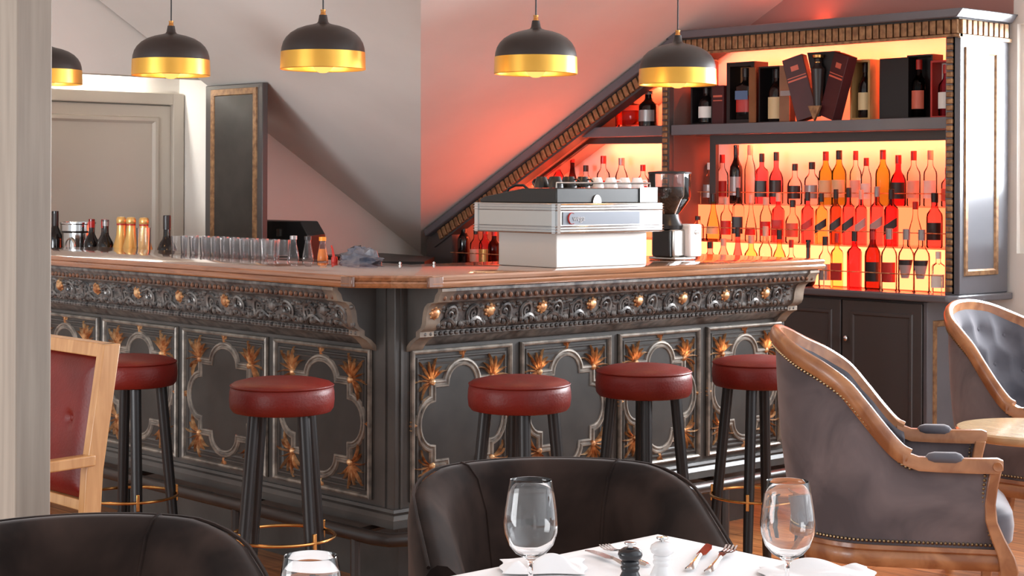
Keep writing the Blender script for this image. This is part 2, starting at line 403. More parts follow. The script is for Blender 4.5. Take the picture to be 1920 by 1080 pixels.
def panel(side, u0, w, lab=None):
    zb_, zt_ = 0.343, 0.8665; fn0 = XZ if side == 'L' else YZ
    uc, zc = u0 + w / 2, (zb_ + zt_) / 2
    fn = lambda u, v, h: fn0(uc + u, zc + v, h)
    hw, hh = w / 2, (zt_ - zb_) / 2
    p = MB().prism(rect(-hw, hw, -hh, hh), fn, -0.004, 0.004).build('panel', m_slatedark, bar)
    R = rect(-hw, hw, -hh, hh)
    MB().band(R, [(0, 0), (0.002, 0.014), (0.008, 0.018), (0.014, 0.014), (0.017, 0.004)], fn).build('frame_moulding', m_silver, p)
    MB().band(R, [(0.026, 0.003), (0.029, 0.009), (0.034, 0.009), (0.038, 0.003)], fn).band(R, [(0.046, 0.003), (0.049, 0.008), (0.054, 0.006), (0.057, 0.003)], fn).build('inner_moulding', m_slate, p)
    sx = w / 0.583
    Q = list(reversed(quatre(sx, 1.0)))
    MB().band(Q, [(-0.018, 0.003), (-0.013, 0.011), (-0.007, 0.012), (-0.003, 0.006), (0.001, 0.006), (0.005, 0.011), (0.010, 0.010), (0.014, 0.003)], fn).build('quatrefoil_moulding', m_silver, p)
    MB().prism([(x * .95, z * .95) for x, z in Q], fn, 0.003, 0.0065).build('centre_field', m_slatedark, p)
    for sxn in (-1, 1):
        for szn in (-1, 1):
            palmette((sxn * .172 * sx, szn * .145), math.atan2(szn, sxn * sx), 0.105 * (0.55 + .45 * sx), fn).build('palmette', m_copper, p)
    for bx, bz, a in ((0, .222, pi / 2), (0, -.222, -pi / 2), (.258 * sx, 0, 0), (-.258 * sx, 0, pi)):
        mb = MB()
        for da in (-.55, 0, .55):
            rings = []
            for j in range(5):
                t = j / 4; r = 0.032 * t; ww = 0.008 * sin(pi * (0.15 + .8 * t)); ca, sa = cos(a + da * t), sin(a + da * t)
                cx, cy = bx + ca * r, bz + sa * r
                rings.append([fn(cx - sa * ww, cy + ca * ww, 0.003), fn(cx, cy, 0.014), fn(cx + sa * ww, cy - ca * ww, 0.003)])
            mb.loft(rings, closed=False, cap0=False, cap1=False)
        mb.build('bud', m_copper, p)
for k in range(4): panel('L', -(0.121 + k * 0.625) - 0.583, 0.583)
for k in range(4): panel('R', 0.064 + k * 0.516, 0.4736)

# cornice with cast relief
PRO = [(.182, 1.088), (.182, 1.078), (.168, 1.064), (.162, 1.046), (.158, 1.040), (.126, 1.034), (.112, 1.022), (.104, 1.004), (.100, .985), (.098, .965),
       (.090, .948), (.076, .940), (.066, .934), (.066, .916), (.054, .910), (.036, .900), (.020, .886), (.0, .878)]
def pz(z):
    for (p0, z0), (p1, z1) in zip(PRO, PRO[1:]):
        if z0 >= z >= z1: return p1 + (p0 - p1) * (z - z1) / max(1e-6, z0 - z1)
    return 0
def cornice(side, u0, u1, ros, plain):
    fn0 = (lambda u, p, z: (u, -p, z)) if side == 'L' else (lambda u, p, z: (p, u, z))
    sf = lambda u, z, h: fn0(u, pz(z) + h, z)
    sec = [(-0.005, 1.088)] + PRO + [(-0.005, .878)]
    c = MB().loft([[fn0(u0, p, z) for p, z in sec], [fn0(u1, p, z) for p, z in sec]]).build('cornice', m_tin, bar)
    # egg and dart row, bead row
    mb = MB(); n = int((u1 - u0) / 0.030)
    for i in range(n):
        u = u0 + (i + .5) * (u1 - u0) / n
        mb.blob(sf(u, 1.055, 0.003), .008 if side == 'L' else .009, .009 if side == 'L' else .008, .010, 6)
    mb.build('egg_row', m_egg, c)
    mb = MB(); n = int((u1 - u0) / 0.024)
    for i in range(n):
        u = u0 + (i + .5) * (u1 - u0) / n
        mb.blob(sf(u, .925, 0.002), .009, .009, .008, 6)
    mb.build('bead_row', m_tin, c)
    # scrolls and leaves
    mb = MB()
    sp = 0.31 if side == 'L' else 0.256
    k = sp / 0.31
    for r in ros:
        for s in (-1, 1):
            if not (u0 + .01 < r + s * .124 * k < u1 - .01): continue
            pts = []
            for i in range(26):
                t = i / 25; a = -0.6 + t * 10.0; rr = .036 * (1 - t * .86)
                pts.append(sf(r + s * (.088 * k + rr * cos(a) * k), .990 + rr * sin(a), .004))
            mb.tube(pts, [.0072 - .003 * i / 25 for i in range(26)], 5)
            pts = [sf(r + s * k * (.03 + .10 * t), .952 + .03 * sin(t * pi) - .012 * t, .004) for t in [i / 9 for i in range(10)]]
            mb.tube(pts, [.006 * sin(pi * (.1 + .8 * i / 9)) + .002 for i in range(10)], 5)
            for q in range(5):
                u = r + s * k * (.028 + .03 * q)
                mb.blob(sf(u, .957 + .006 * (q % 2), .002), .010, .010, .013, 6)
                mb.blob(sf(u + .01, 1.018 - .005 * (q % 2), .001), .008, .008, .008, 6)
    rr_ = random.Random(5)
    for i in range(int((u1 - u0) * 190)):
        u = rr_.uniform(u0 + .06, u1 - .06); z = rr_.uniform(.944, 1.030); q = rr_.uniform(.004, .0085)
        mb.blob(sf(u, z, .0), q * 1.3, q * 1.3, q, 5)
    mb.build('scroll_relief', m_tin, c)
    for i, r in enumerate(ros):
        mb = MB(); ry = math.atan2(.02, .06)
        mb.blob(sf(r, 1.000, .006), .014 if side == 'R' else .019, .019 if side == 'R' else .014, .021, 8)
        for q in range(8):
            a = q * pi / 4
            mb.blob(sf(r + .020 * cos(a), 1.0 + .019 * sin(a), .003), .007, .007, .007, 6)
        o = mb.build('rosette', m_tin if i < plain else m_copper, c)
    # S shaped end strips
    for e0, e1 in ((u0 - .012, u0 + .05), (u1 - .05, u1 + .012)):
        ex = [(p + .007, z) for p, z in PRO]; ex = [(-.004, 1.088)] + ex[:-2] + [(.024, .882), (.012, .866), (-.004, .860)]
        inn = [(max(p - .022, -.004), z) for p, z in ex]
        MB().loft([[fn0(e, *q) for q in ex + inn[::-1]] for e in (e0, e1)]).build('end_bracket', m_consol, c)
        MB().loft([[fn0(e, p - .006, z) for p, z in sec] for e in (e0 + .002, e1 - .002)]).build('end_cheek', m_slate, c)
cornice('L', XL, -0.115, [-.258, -.57, -.88, -1.197, -1.51, -1.835, -2.15, -2.46], 2)
cornice('R', 0.062, 2.10, [.085 + .2535 * i for i in range(8)], 0)
for ch in bar.children:
    if ch.name.startswith('cornice'):
        for q in ch.children:
            if q.name.startswith('rosette') and q.data.materials[0] == m_copper: q['label'] = 'copper gilded rosette'
# foot rail
ro = 0.075; zr = 0.235
mb = MB(); pts = [(XL, -ro, zr), (-1.5, -ro, zr), (-.6, -ro, zr), (-.02, -ro, zr), (.045, -ro + .02, zr), (ro, -.0, zr), (ro, .7, zr), (ro, 1.4, zr), (ro, YR, zr)]
mb.tube(pts, .024, 10); rail = mb.build('foot_rail', m_brown, bar)
for q in (-2.5, -1.65, -.85, -.12):
    MB().tube([(q, -ro, zr), (q, -ro, 0.0)], .017, 8).tube([(q, -ro, zr + .004), (q, .16, zr + .02)], .012, 6).build('rail_post', m_brown, rail)
for q in (.25, .95, 1.65):
    MB().tube([(ro, q, zr), (ro, q, 0.0)], .017, 8).tube([(ro, q, zr + .004), (-.16, q, zr + .02)], .012, 6).build('rail_post', m_brown, rail)

# countertop: two mitred runs, moulded edge
ctop = thing('bar_countertop', 'long L-shaped wooden bar top with a moulded edge and chamfered corner', 'countertop', (0, 0, 1.09))
OV = 0.2; ZT = 1.135
def runs(d, z):
    L_ = [(XL - .05, -OV + d), (-d * .414, -OV + d), (.1 - d * .707, -.1 + d * .707), (-.47 + d, .46 - d), (XL - .05, .46 - d)]
    R_ = [(.1 - d * .707, -.1 + d * .707), (OV - d, d * .414), (OV - d, 2.14 - d), (-.47 + d, 2.14 - d), (-.47 + d, .46 - d)]
    return [[(x, y, z) for x, y in q] for q in (L_, R_)]
levels = [(.022, 1.0885), (.006, 1.091), (.002, 1.096), (.0, 1.106), (.004, 1.1115), (.008, 1.113), (.004, 1.116), (.003, 1.126), (.007, 1.132), (.015, 1.135)]
for i, (nm, mm_) in enumerate((('left_run', m_topx), ('right_run', m_topy))):
    MB().loft([runs(d, z)[i] for d, z in levels]).build('worktop', mm_, ctop, world=True, angle=25)
for (x, y, a) in ((-.015, -.198, 0), (.198, .015, pi / 2)):
    b = MB().box(-.032, .032, -.0015, .012, 1.0925, 1.130).xf(Matrix.Translation((x, y, 0)) @ Matrix.Rotation(a, 4, 'Z'))
    b.build('edge_block', m_topb, ctop, world=True, bevel=.003)
# low shelf behind the bar top that carries the wine and ice
tag(MB().box(-4.05, -2.30, .50, .86, .93, .955).box(-4.0, -3.9, .52, .82, 0, .93).box(-2.45, -2.35, .52, .82, 0, .93).build('back_shelf', m_chardk), 'dark low service shelf behind the left end of the bar', 'shelf')
tag(MB().prism([(-3.66, 2.35), (-3.1, 2.35), (-2.78, 2.10), (-2.60, 2.30), (-3.05, 2.75), (-3.66, 2.85)], fl, .98, 1.02).prism([(-3.6, 2.42), (-3.1, 2.42), (-2.8, 2.2), (-2.7, 2.32), (-3.05, 2.65), (-3.6, 2.75)], fl, 0, .98).build('back_worktop', m_plast), 'black worktop against the sloping walls behind the bar corner', 'worktop')
# ------------------------------------------------------------------ bar stools
def z_rot(mb, a): return mb.xf(Matrix.Rotation(a, 4, 'Z'))
def make_stool():
    t = thing('bar_stool', '', 'bar stool', (0, 0, 0), 0, 'round leather stools along the bar')
    R = .170
    s = MB().lathe([(0, .700), (R - .03, .700), (R - .012, .704), (R - .003, .716), (R, .74), (R - .001, .765), (R - .004, .781), (R - .009, .786), (R - .006, .790),
                    (R - .014, .797), (R - .05, .806), (R - .1, .812), (0, .815)], 40).build('seat', m_leather, t)
    pts = [((R - .005) * cos(i * 2 * pi / 48), (R - .005) * sin(i * 2 * pi / 48), .7875) for i in range(48)]
    MB().tube(pts, .0035, 6, closed=True).build('piping', m_leather, s)
    for k in range(4):
        a = pi / 4 + k * pi / 2; c, q = cos(a), sin(a)
        MB().tube([(c * .112, q * .112, .702), (c * .145, q * .145, .35), (c * .178, q * .178, .0)], [.0205, .020, .0165], 12).build('leg', m_black, t)
    z0 = .30
    rg = MB().tube([(.172 * cos(i * 2 * pi / 56), .172 * sin(i * 2 * pi / 56), z0) for i in range(56)], .0052, 8, closed=True).build('foot_ring', m_brass, t)
    for k in range(4):
        a = pi / 4 + k * pi / 2; c, q = cos(a), sin(a)
        b = MB().box(-.007, .004, -.006, .006, z0 - .030, z0 + .030); b.xf(Matrix.Translation((c * .1725, q * .1725, 0)) @ Matrix.Rotation(a, 4, 'Z'))
        b.build('bracket', m_brass, rg, bevel=.002)
    return t
st = make_stool()
spots = [(-.965, -.46, YAW + rad(67), 'red leather bar stool half hidden behind the pale wooden chair'),
         (.005, -.472, YAW, 'red leather bar stool in front of the left bar panels, alone by the corner'),
         (.475, .14, YAW + rad(53), 'red leather bar stool just right of the bar corner, behind the brown tub chair'),
         (.482, .729, YAW + rad(45), 'red leather bar stool before the third panel right of the corner, centre of three'),
         (.555, 1.266, YAW + rad(25), 'red leather bar stool at the far right end of the bar by the grey armchair')]
for i, (x, y, a, lab) in enumerate(spots):
    if i == 0: st.location = (x, y, 0); st.rotation_euler = (0, 0, a); st['label'] = lab
    else: dup(st, (x, y, 0), a, lab)

# ------------------------------------------------------------------ pendant lamps
def make_pendant():
    t = thing('pendant_lamp', '', 'pendant lamp', (0, 0, 0), 0, 'black and gold pendant lamps over the bar')
    out = [(.1462, .060), (.1445, .076), (.139, .095), (.129, .112), (.113, .128), (.09, .142), (.062, .152), (.035, .158), (.022, .162), (.0175, .168), (.0145, .185), (.0135, .191)]
    inn = [(r - .002, z - .002) for r, z in reversed(out[:9])]
    sh = MB().lathe(out + [(.004, .191)] + [(.004, .158)] + inn, 48)
    MB().lathe([(.1462, .060)] + out + [(.0, .191)], 48).build('shade', m_shade, t)
    k = MB(); prof = [(.1475, .0), (.1490, .002), (.1472, .061), (.1455, .061), (.1450, .004)]
    rings = [[(r * cos(2 * pi * i / 48), r * sin(2 * pi * i / 48), z) for i in range(48)] for r, z in prof]
    k.loft(rings, ringclosed=True).build('gold_band', m_shgold, t)
    MB().lathe([(.144, .0585), (.1425, .075), (.137, .093), (.127, .110), (.111, .125), (.088, .139), (.06, .149), (.02, .152)], 40).build('reflector', m_shgold, t)
    MB().lathe([(0, .188), (.0105, .188), (.0105, .194), (.0085, .197), (.0085, .206), (.0095, .207), (.0095, .210), (0, .211)], 20).build('collar', m_brass, t)
    MB().tube([(0, 0, .209), (0, 0, HI - 1.835)], .0028, 8).build('cord', m_plast, t)
    MB().lathe([(0, 0.985 + .05), (.05, 1.035), (.05, 1.063), (0, 1.064)], 24).build('ceiling_rose', m_shade, t)
    b = MB().lathe([(0, -.012), (.012, -.011), (.026, -.004), (.035, .010), (.038, .024), (.034, .042), (.022, .062), (.015, .08), (.015, .11), (0, .111)], 24).build('bulb', emit('bulb glow', (1, .40, .10), 1.5), t)
    b['label'] = 'glowing amber bulb'
    return t
pd = make_pendant()
for i, (x, y, z, lab) in enumerate([(-.27, -.11, 1.838, 'black dome pendant with gold band hanging clear of the grey slope, left of the corner'),
        (-2.21, -.14, 1.862, 'black dome pendant partly cut off by the beige pillar'),
        (-1.133, -.19, 1.850, 'black dome pendant hanging over the top of the white door and dark screen'),
        (.15, .516, 1.832, 'black dome pendant against the orange lit slope above the coffee machine'),
        (.181, 1.235, 1.822, 'black dome pendant in front of the diagonal edge of the lit bottle cabinet')]):
    if i == 0: pd.location = (x, y, z); pd['label'] = lab
    else: dup(pd, (x, y, z), 0, lab)
    l = bpy.data.lights.new('bulb_light', 'POINT'); l.energy = 1.6; l.color = (1, .62, .3); l.shadow_soft_size = .03
    o = bpy.data.objects.new('bulb_light', l); COL.objects.link(o); o.location = (x, y, z - .03)
# ------------------------------------------------------------------ back bar cabinet
cab = thing('back_bar_cabinet', 'charcoal back bar with sloping left end, gold dentil edging and orange lit bays', 'cabinet', (-1.5, 3.2, 0))
def cb(mb, name, mat, parent=None, **k): return mb.build(name, mat, parent or cab, world=True, **k)
FY = 3.0
dz = lambda x: 1.305 + SA * (x + 3.173) - 0.055            # lower side of the slope where the cabinet fits under it
m_lining = M('warm cabinet lining', (104, 80, 74), .6)
YF = lambda u, v, h: (u, FY - h, v)
# base with doors
cb(MB().box(-3.4, .13, 2.97, 3.40, 0.06, .915), 'base', m_chardk, bevel=.003)
cb(MB().box(-3.35, .08, 3.02, 3.40, 0.0, .06), 'plinth', m_chardk)
for x0, x1 in ((-3.3, -2.62), (-2.61, -1.93), (-1.92, -1.13), (-1.12, -.325), (-.315, .125)):
    d = cb(MB().box(x0, x1, 2.950, 2.969, .08, .905), 'door', m_chardk, bevel=.003)
    cb(MB().band(rect(x0 + .06, x1 - .06, .14, .845), [(-.012, 0), (-.008, .006), (.004, .006), (.010, 0)], lambda u, v, h: (u, 2.950 - h, v)), 'door_moulding', m_chardk, d)
    kx = x1 - .03 if x1 > .1 or x1 < -.4 else x0 + .03
    if x0 == -.315: kx = x0 + .03
    cb(MB().blob((kx, 2.938, .725), .012, .014, .016, 10), 'knob', m_mirror, d)
# side of the base with a gold framed panel
cb(MB().box(.13, .15, 2.955, 3.41, .0, .915), 'base_side_panel', m_char, bevel=.002)
cb(MB().band(rect(3.0, 3.37, .12, .83), [(0, 0), (.003, .006), (.026, .006), (.030, 0)], lambda u, v, h: (.15 + h, u, v)), 'gold_frame', m_gold)
# counter slab
cb(MB().prism([(-3.45, 3.4), (-3.45, 2.925), (.27, 2.925), (.31, 2.965), (.31, 3.41), (-3.45, 3.41)], lambda u, v, c: (u, v, c), .918, .952), 'counter_slab', m_char, bevel=.008)
# carcass: back, left shoulder, face frame
bk = [(-3.42, .952), (.24, .952), (.24, 2.16), (-1.30, 2.16), (-3.42, dz(-3.42))]
cb(MB().prism(bk, lambda u, v, c: (u, c, v), 3.385, 3.405), 'back_panel', m_lightwall, smooth=False)
cb(MB().prism([(-3.42, .952), (-3.185, .952), (-3.185, dz(-3.185) - .02), (-3.42, dz(-3.42) - .02)], lambda u, v, c: (u, c, v), FY, 3.385), 'left_shoulder', m_chardk)
sl = [(-3.42, dz(-3.42)), (-1.42, dz(-1.42)), (-1.36, 2.165), (-1.36, 2.15), (-1.40, dz(-1.40) - .035), (-3.42, dz(-3.42) - .035)]
cb(MB().prism(sl, lambda u, v, c: (u, c, v), FY + .012, 3.385), 'sloping_soffit', m_chardk)
cb(MB().box(-1.36, .245, FY + .012, 3.385, 2.150, 2.165), 'top_board', m_lining)
cb(MB().box(-1.4555, -1.453, FY + .03, 3.384, .953, 1.698).box(-1.4555, -1.453, FY + .03, 3.384, 1.753, 2.10), 'divider_lining', m_lining)
sl2 = [(-3.18, dz(-3.18) - .037), (-1.46, dz(-1.46) - .037), (-1.46, dz(-1.46) - .040), (-3.18, dz(-3.18) - .040)]
cb(MB().prism(sl2, lambda u, v, c: (u, c, v), FY + .06, 3.384), 'soffit_lining', M('pale soffit lining', (178, 160, 150), .6))
# right post and side
cb(MB().box(.212, .262, FY, FY + .05, .952, 2.115), 'right_post', m_char, bevel=.002)
cb(MB().box(.245, .287, FY + .0, 3.40, .952, 2.115), 'side_panel', m_char, bevel=.004)
cb(MB().band(rect(3.035, 3.31, 1.035, 2.065), [(0, 0), (.003, .008), (.022, .008), (.028, .002), (.03, 0)], lambda u, v, h: (.287 + h, u, v)), 'gold_frame', m_gold)
# divider between the bays
cb(MB().box(-1.508, -1.456, FY, 3.385, .952, 2.10), 'divider', m_chardk)
# shelf, header rails in front of the lights
cb(MB().prism([(-2.13, 1.752), (-1.515, 1.752), (-1.515, 1.70), (-2.23, 1.70)], lambda u, v, c: (u, c, v), FY + .02, 3.385), 'shelf', m_char)
cb(MB().box(-1.45, .244, FY + .005, 3.385, 1.698, 1.752), 'shelf', m_char, bevel=.003)
cb(MB().box(-1.352, -1.312, 3.20, 3.225, 1.346, 1.70).box(-1.312, .244, 3.20, 3.225, 1.653, 1.70), 'light_pelmet', m_chardk)
cb(MB().prism([(-2.235, 1.70), (-1.515, 1.70), (-1.515, 1.662), (-2.262, 1.668), (-2.54, 1.522), (-2.70, 1.44), (-2.70, dz(-2.70) - .045), (-2.30, dz(-2.30) - .045)], lambda u, v, c: (u, c, v), 3.20, 3.225), 'light_pelmet', m_chardk)
# cornice and dentil mouldings
cb(MB().prism([(-1.46, 2.192), (.30, 2.192), (.335, 2.232), (-1.40, 2.232)], lambda u, v, c: (u, c, v), 2.945, 3.41), 'cornice', m_char, bevel=.006)
cb(MB().box(-1.42, .288, FY - .012, FY + .03, 2.112, 2.192).box(.255, .288, FY + .03, 3.405, 2.112, 2.192), 'frieze', m_chardk)
gm = MB(); n = 43
for i in range(n):
    u = -1.36 + (i + .5) * 1.655 / n
    gm.box(u - .0152, u + .0152, FY - .030, FY - .010, 2.122, 2.186)
cb(gm, 'dentil_moulding', m_gold, bevel=.003)
gm = MB()
for i in range(9):
    u = FY + .005 + i * .0435
    gm.box(.286, .306, u - .0165, u + .0165, 2.122, 2.186)
cb(gm, 'dentil_moulding', m_gold, bevel=.003)
cb(MB().box(.286, .30, FY - .02, 3.405, 2.104, 2.120).box(-1.36, .30, FY - .026, FY, 2.108, 2.120), 'frieze_bead', m_gold)
# sloping edge: dark rail with slanted gold blocks
ex = SA; L0 = Vector((-3.36, dz(-3.36))); L1 = Vector((-1.40, dz(-1.40))); dv = (L1 - L0); Ln = dv.length; dv.normalize(); nv = Vector((dv.y, -dv.x))
pt = lambda s, q, h: (L0.x + dv.x * s + nv.x * q, FY - h, L0.y + dv.y * s + nv.y * q)
cb(MB().prism([(-.02, .0), (Ln + .03, .0), (Ln + .05, .092), (-.02, .092)], pt, -.06, .012), 'sloping_rail', m_chardk)
cb(MB().prism([(-.02, -.022), (Ln + .02, -.022), (Ln + .03, .022), (-.02, .022)], pt, -.05, .055), 'sloping_cornice', m_char, bevel=.006)
gm = MB(); n = 52
for i in range(n):
    s = .06 + (i + .5) * (Ln - .04) / n
    gm.prism([(s - .0152, .026), (s + .0152, .026), (s + .0152, .082), (s - .0152, .082)], pt, .010, .030)
cb(gm, 'dentil_moulding', m_gold, bevel=.003)
# vertical bead mouldings on the posts
for x, z0, z1 in ((.237, .96, 2.108), (-1.482, .96, 2.08)):
    gm = MB(); n = int((z1 - z0) / .0295)
    for i in range(n):
        z = z0 + (i + .5) * (z1 - z0) / n
        gm.box(x - .016, x + .016, FY - .012, FY + .004, z - .0115, z + .0115)
    cb(gm, 'bead_moulding', m_gold, bevel=.004)
# stepped bottle display, lit from inside
led1 = emit('lit lower step front', LED, 6.2); led2 = emit('lit upper step front', LED, 2.7)
m_step = tint('smoked step glass', (.55, .35, .28))
for nm, x0, x1, in (('right', -1.45, .211), ('left', -2.75, -1.515)):
    cb(MB().box(x0, x1, 3.222, 3.228, 1.160, 1.338), 'lit_riser', led2)
    cb(MB().box(x0, x1, 3.100, 3.106, .957, 1.148), 'lit_riser', led1)
    cb(MB().box(x0, x1, 3.212, 3.384, 1.338, 1.344), 'step_tread', m_thin)
    cb(MB().box(x0, x1, 3.090, 3.221, 1.148, 1.154), 'step_tread', m_thin)
    for y, z in ((3.218, 1.404), (3.098, 1.222)):
        r = MB().tube([(x0, y, z), (x1, y, z)], .0028, 6)
        k = int((x1 - x0) / .42)
        for i in range(k + 1):
            x = x0 + .02 + i * (x1 - x0 - .04) / k; r.tube([(x, y, z - .062), (x, y, z)], .0026, 6)
        cb(r, 'guard_rail', m_copper)
r = MB().tube([(-1.45, 2.985, 1.036), (.211, 2.985, 1.036)], .0028, 6)
for i in range(6): r.tube([(-1.43 + i * .327, 2.985, .952), (-1.43 + i * .327, 2.985, 1.036)], .0026, 6)
cb(r, 'guard_rail', m_copper)
r = MB().tube([(-3.18, 2.985, 1.036), (-2.6, 2.985, 1.036)], .0028, 6).tube([(-2.9, 2.985, .952), (-2.9, 2.985, 1.036)], .0026, 6)
cb(r, 'guard_rail', m_copper)
# warm red light strips tucked behind the pelmets, plus one added uplight
PW = 1.0
def strip(x0, x1, z, pw, y=3.325, tx=0):
    area('led_strip_and_fill', ((x0 + x1) / 2, y, z), ((x0 + x1) / 2 + tx, 3.40, z - .30), x1 - x0, .02, pw * PW, LED)
strip(-1.30, .20, 1.690, 13, 3.295)
strip(-1.43, .20, 2.145, 17, 3.24)
strip(-2.25, -1.53, 1.690, 7, 3.295)
area('led_strip_and_fill', (-2.62, 3.255, 1.44), (-2.64, 3.40, 1.2), .35, .02, 5 * PW, LED)
area('led_strip_and_fill', (-2.93, 3.24, 1.27), (-2.95, 3.40, 1.05), .32, .02, 4.0 * PW, LED)
area('led_strip_and_fill', (-1.62, 3.27, 1.955), (-1.72, 3.40, 1.82), .20, .02, 7 * PW, LED)
area('led_strip_and_fill', (-2.25, 3.14, 1.36), (-2.35, 3.10, 1.75), 1.3, .03, 1.6 * PW, LED)  # added uplight without a fitting, strengthens the orange on slope and soffit
area('led_strip_top', (-.75, 3.30, 2.25), (-.95, 3.25, 2.9), 1.0, .03, 2.2 * PW, LED)
area('led_strip_top', (-1.40, 3.2, 2.22), (-1.2, 2.9, 2.7), .25, .03, 2 * PW, LED)
# bottles: place along the row, height, diameter, kind, contents, cap, label
TOP_TIER=[
  (-1.429,0.214,0.0622,'spirit','clear','white','steel'),
  (-1.345,0.256,0.0562,'spirit','clear','red','red'),
  (-1.250,0.305,0.0586,'wine','black','dark','steel'),
  (-1.157,0.304,0.0498,'slim','clear','pale','none'),
  (-1.079,0.259,0.0633,'square','red','dark','dark'),
  (-0.985,0.266,0.0628,'round','red','dark','dark'),
  (-0.865,0.205,0.0703,'round','clear','dark','dark'),
  (-0.758,0.213,0.0696,'spirit','clear','dark','steel'),
  (-0.672,0.265,0.0612,'wine','olive','red','cream'),
  (-0.591,0.270,0.0634,'wine','olive','dark','cream'),
  (-0.491,0.266,0.0576,'spirit','clear','red','pale'),
  (-0.428,0.231,0.0443,'slim','clear','red','white'),
  (-0.331,0.269,0.0620,'wine','olive','redcap','none'),
  (-0.242,0.243,0.0666,'round','deepred','redcap','dark'),
  (-0.155,0.262,0.0559,'spirit','clear','red','pale'),
  (-0.062,0.264,0.0555,'spirit','clear','pale','white'),
  (0.035,0.182,0.0550,'spirit','rose','red','rose'),
]
MIDDLE_TIER=[
  (-1.400,0.123,0.0559,'spirit','clear','dark','none'),
  (-1.294,0.241,0.0665,'pear','amber','dark','cream'),
  (-1.204,0.223,0.0550,'spirit','clear','pale','red'),
  (-1.126,0.272,0.0547,'square','clear','dark','dark'),
  (-1.042,0.237,0.0543,'pear','clear','pale','red'),
  (-0.945,0.225,0.0539,'slim','clear','pale','red'),
  (-0.867,0.247,0.0589,'square','red','pale','red'),
  (-0.776,0.213,0.0637,'round','clear','dark','rose'),
  (-0.683,0.253,0.0580,'square','red','dark','slant_red'),
  (-0.599,0.248,0.0575,'square','amber','dark','slant_black'),
  (-0.512,0.267,0.0545,'square','brown','dark','slant_black'),
  (-0.436,0.275,0.0567,'square','red','dark','slant_black'),
  (-0.364,0.265,0.0538,'square','red','pale','slant_grey'),
  (-0.272,0.281,0.0610,'square','red','steel','slant_grey'),
  (-0.190,0.269,0.0631,'square','deepred','dark','slant_black'),
  (-0.056,0.212,0.0648,'pear','clear','red','none'),
  (0.049,0.253,0.0741,'spirit','red','dark','dark'),
]
BOTTOM_TIER=[
  (-1.299,0.195,0.0605,'spirit','clear','dark','rose'),
  (-1.212,0.197,0.0601,'spirit','rose','dark','red'),
  (-1.123,0.216,0.0488,'slim','rose','pale','rose'),
  (-1.029,0.274,0.0645,'pear','red','dark','rose'),
  (-0.943,0.236,0.0587,'spirit','amber','pale','rose'),
  (-0.851,0.283,0.0583,'spirit','clear','pale','dark'),
  (-0.764,0.267,0.0631,'round','amber','dark','dark'),
  (-0.691,0.221,0.0522,'round','clear','red','none'),
  (-0.587,0.224,0.0829,'decanter','black','dark','none'),
  (-0.485,0.242,0.0719,'spirit','clear','dark','steel'),
  (-0.416,0.259,0.0561,'square','amber','red','red'),
  (-0.314,0.271,0.0758,'square','deepred','dark','none'),
  (-0.210,0.284,0.0676,'wine','dark','red','dark'),
  (-0.118,0.288,0.0646,'spirit','clear','steel','red'),
  (-0.023,0.288,0.0689,'spirit','clear','steel','vdark'),
  (0.060,0.287,0.0684,'spirit','clear','steel','vdark'),
  (0.149,0.189,0.0582,'square','clear','white','white'),
]
LEFT_BAY=[
  (-2.678,0.213,0.0622,'decanter','rose','dark','none'),
  (-2.581,0.237,0.0556,'spirit','red','dark','red'),
  (-2.467,0.267,0.0796,'pear','dark','red','none'),
  (-2.358,0.205,0.0608,'spirit','clear','dark','none'),
  (-2.219,0.258,0.0661,'spirit','clear','redcap','red'),
  (-2.078,0.245,0.0595,'slim','clear','steel','rose'),
  (-1.915,0.206,0.0588,'spirit','clear','redcap','red'),
]
LOW_LEFT=[
  (-3.129,0.220,0.0759,'wine','black','dark','none'),
  (-3.019,0.184,0.0690,'spirit','rose','dark','pale'),
  (-2.940,0.189,0.0686,'spirit','red','redcap','gold'),
  (-2.861,0.178,0.0620,'spirit','dark','redcap','none'),
]
KIND = {
 'wine': [(.0, 0), (.92, 0), (1, .02), (1, .56), (.92, .63), (.62, .70), (.44, .75), (.38, .80), (.36, .96), (.41, .965), (.41, 1), (0, 1)],
 'spirit': [(0, 0), (.92, 0), (1, .02), (1, .56), (.93, .62), (.60, .69), (.44, .73), (.40, .77), (.38, 1), (0, 1)],
 'square': [(0, 0), (.95, 0), (1, .015), (1, .64), (.92, .685), (.55, .72), (.42, .745), (.38, .78), (.38, 1), (0, 1)],
 'round': [(0, 0), (.9, 0), (1, .03), (1, .44), (.95, .52), (.74, .60), (.46, .66), (.36, .71), (.34, 1), (0, 1)],
 'slim': [(0, 0), (.92, 0), (1, .02), (1, .58), (.85, .66), (.6, .74), (.48, .80), (.44, 1), (0, 1)],
 'pear': [(0, 0), (.93, 0), (1, .03), (1, .16), (.86, .34), (.62, .50), (.42, .62), (.33, .72), (.31, 1), (0, 1)],
 'decanter': [(0, 0), (.62, 0), (.9, .06), (1, .16), (1, .26), (.86, .38), (.52, .46), (.30, .52), (.26, .60), (.25, .94), (.34, .95), (.34, 1), (0, 1)]}
NECK = {'wine': .36, 'spirit': .38, 'square': .38, 'round': .34, 'slim': .44, 'pear': .31, 'decanter': .25}
CAPT = {'white': 'white', 'red': 'dark red', 'redcap': 'bright red', 'dark': 'black', 'steel': 'silver', 'pale': 'pale pink'}
GLT = {'clear': 'clear', 'red': 'orange red', 'amber': 'amber', 'rose': 'rosy', 'olive': 'olive green', 'brown': 'brown', 'deepred': 'deep red', 'dark': 'dark brown', 'black': 'black', 'green': 'dark green'}
SHT = {'wine': 'long necked', 'spirit': 'round shouldered', 'square': 'square', 'round': 'stout', 'slim': 'slim', 'pear': 'cone shaped', 'decanter': 'bulbous'}
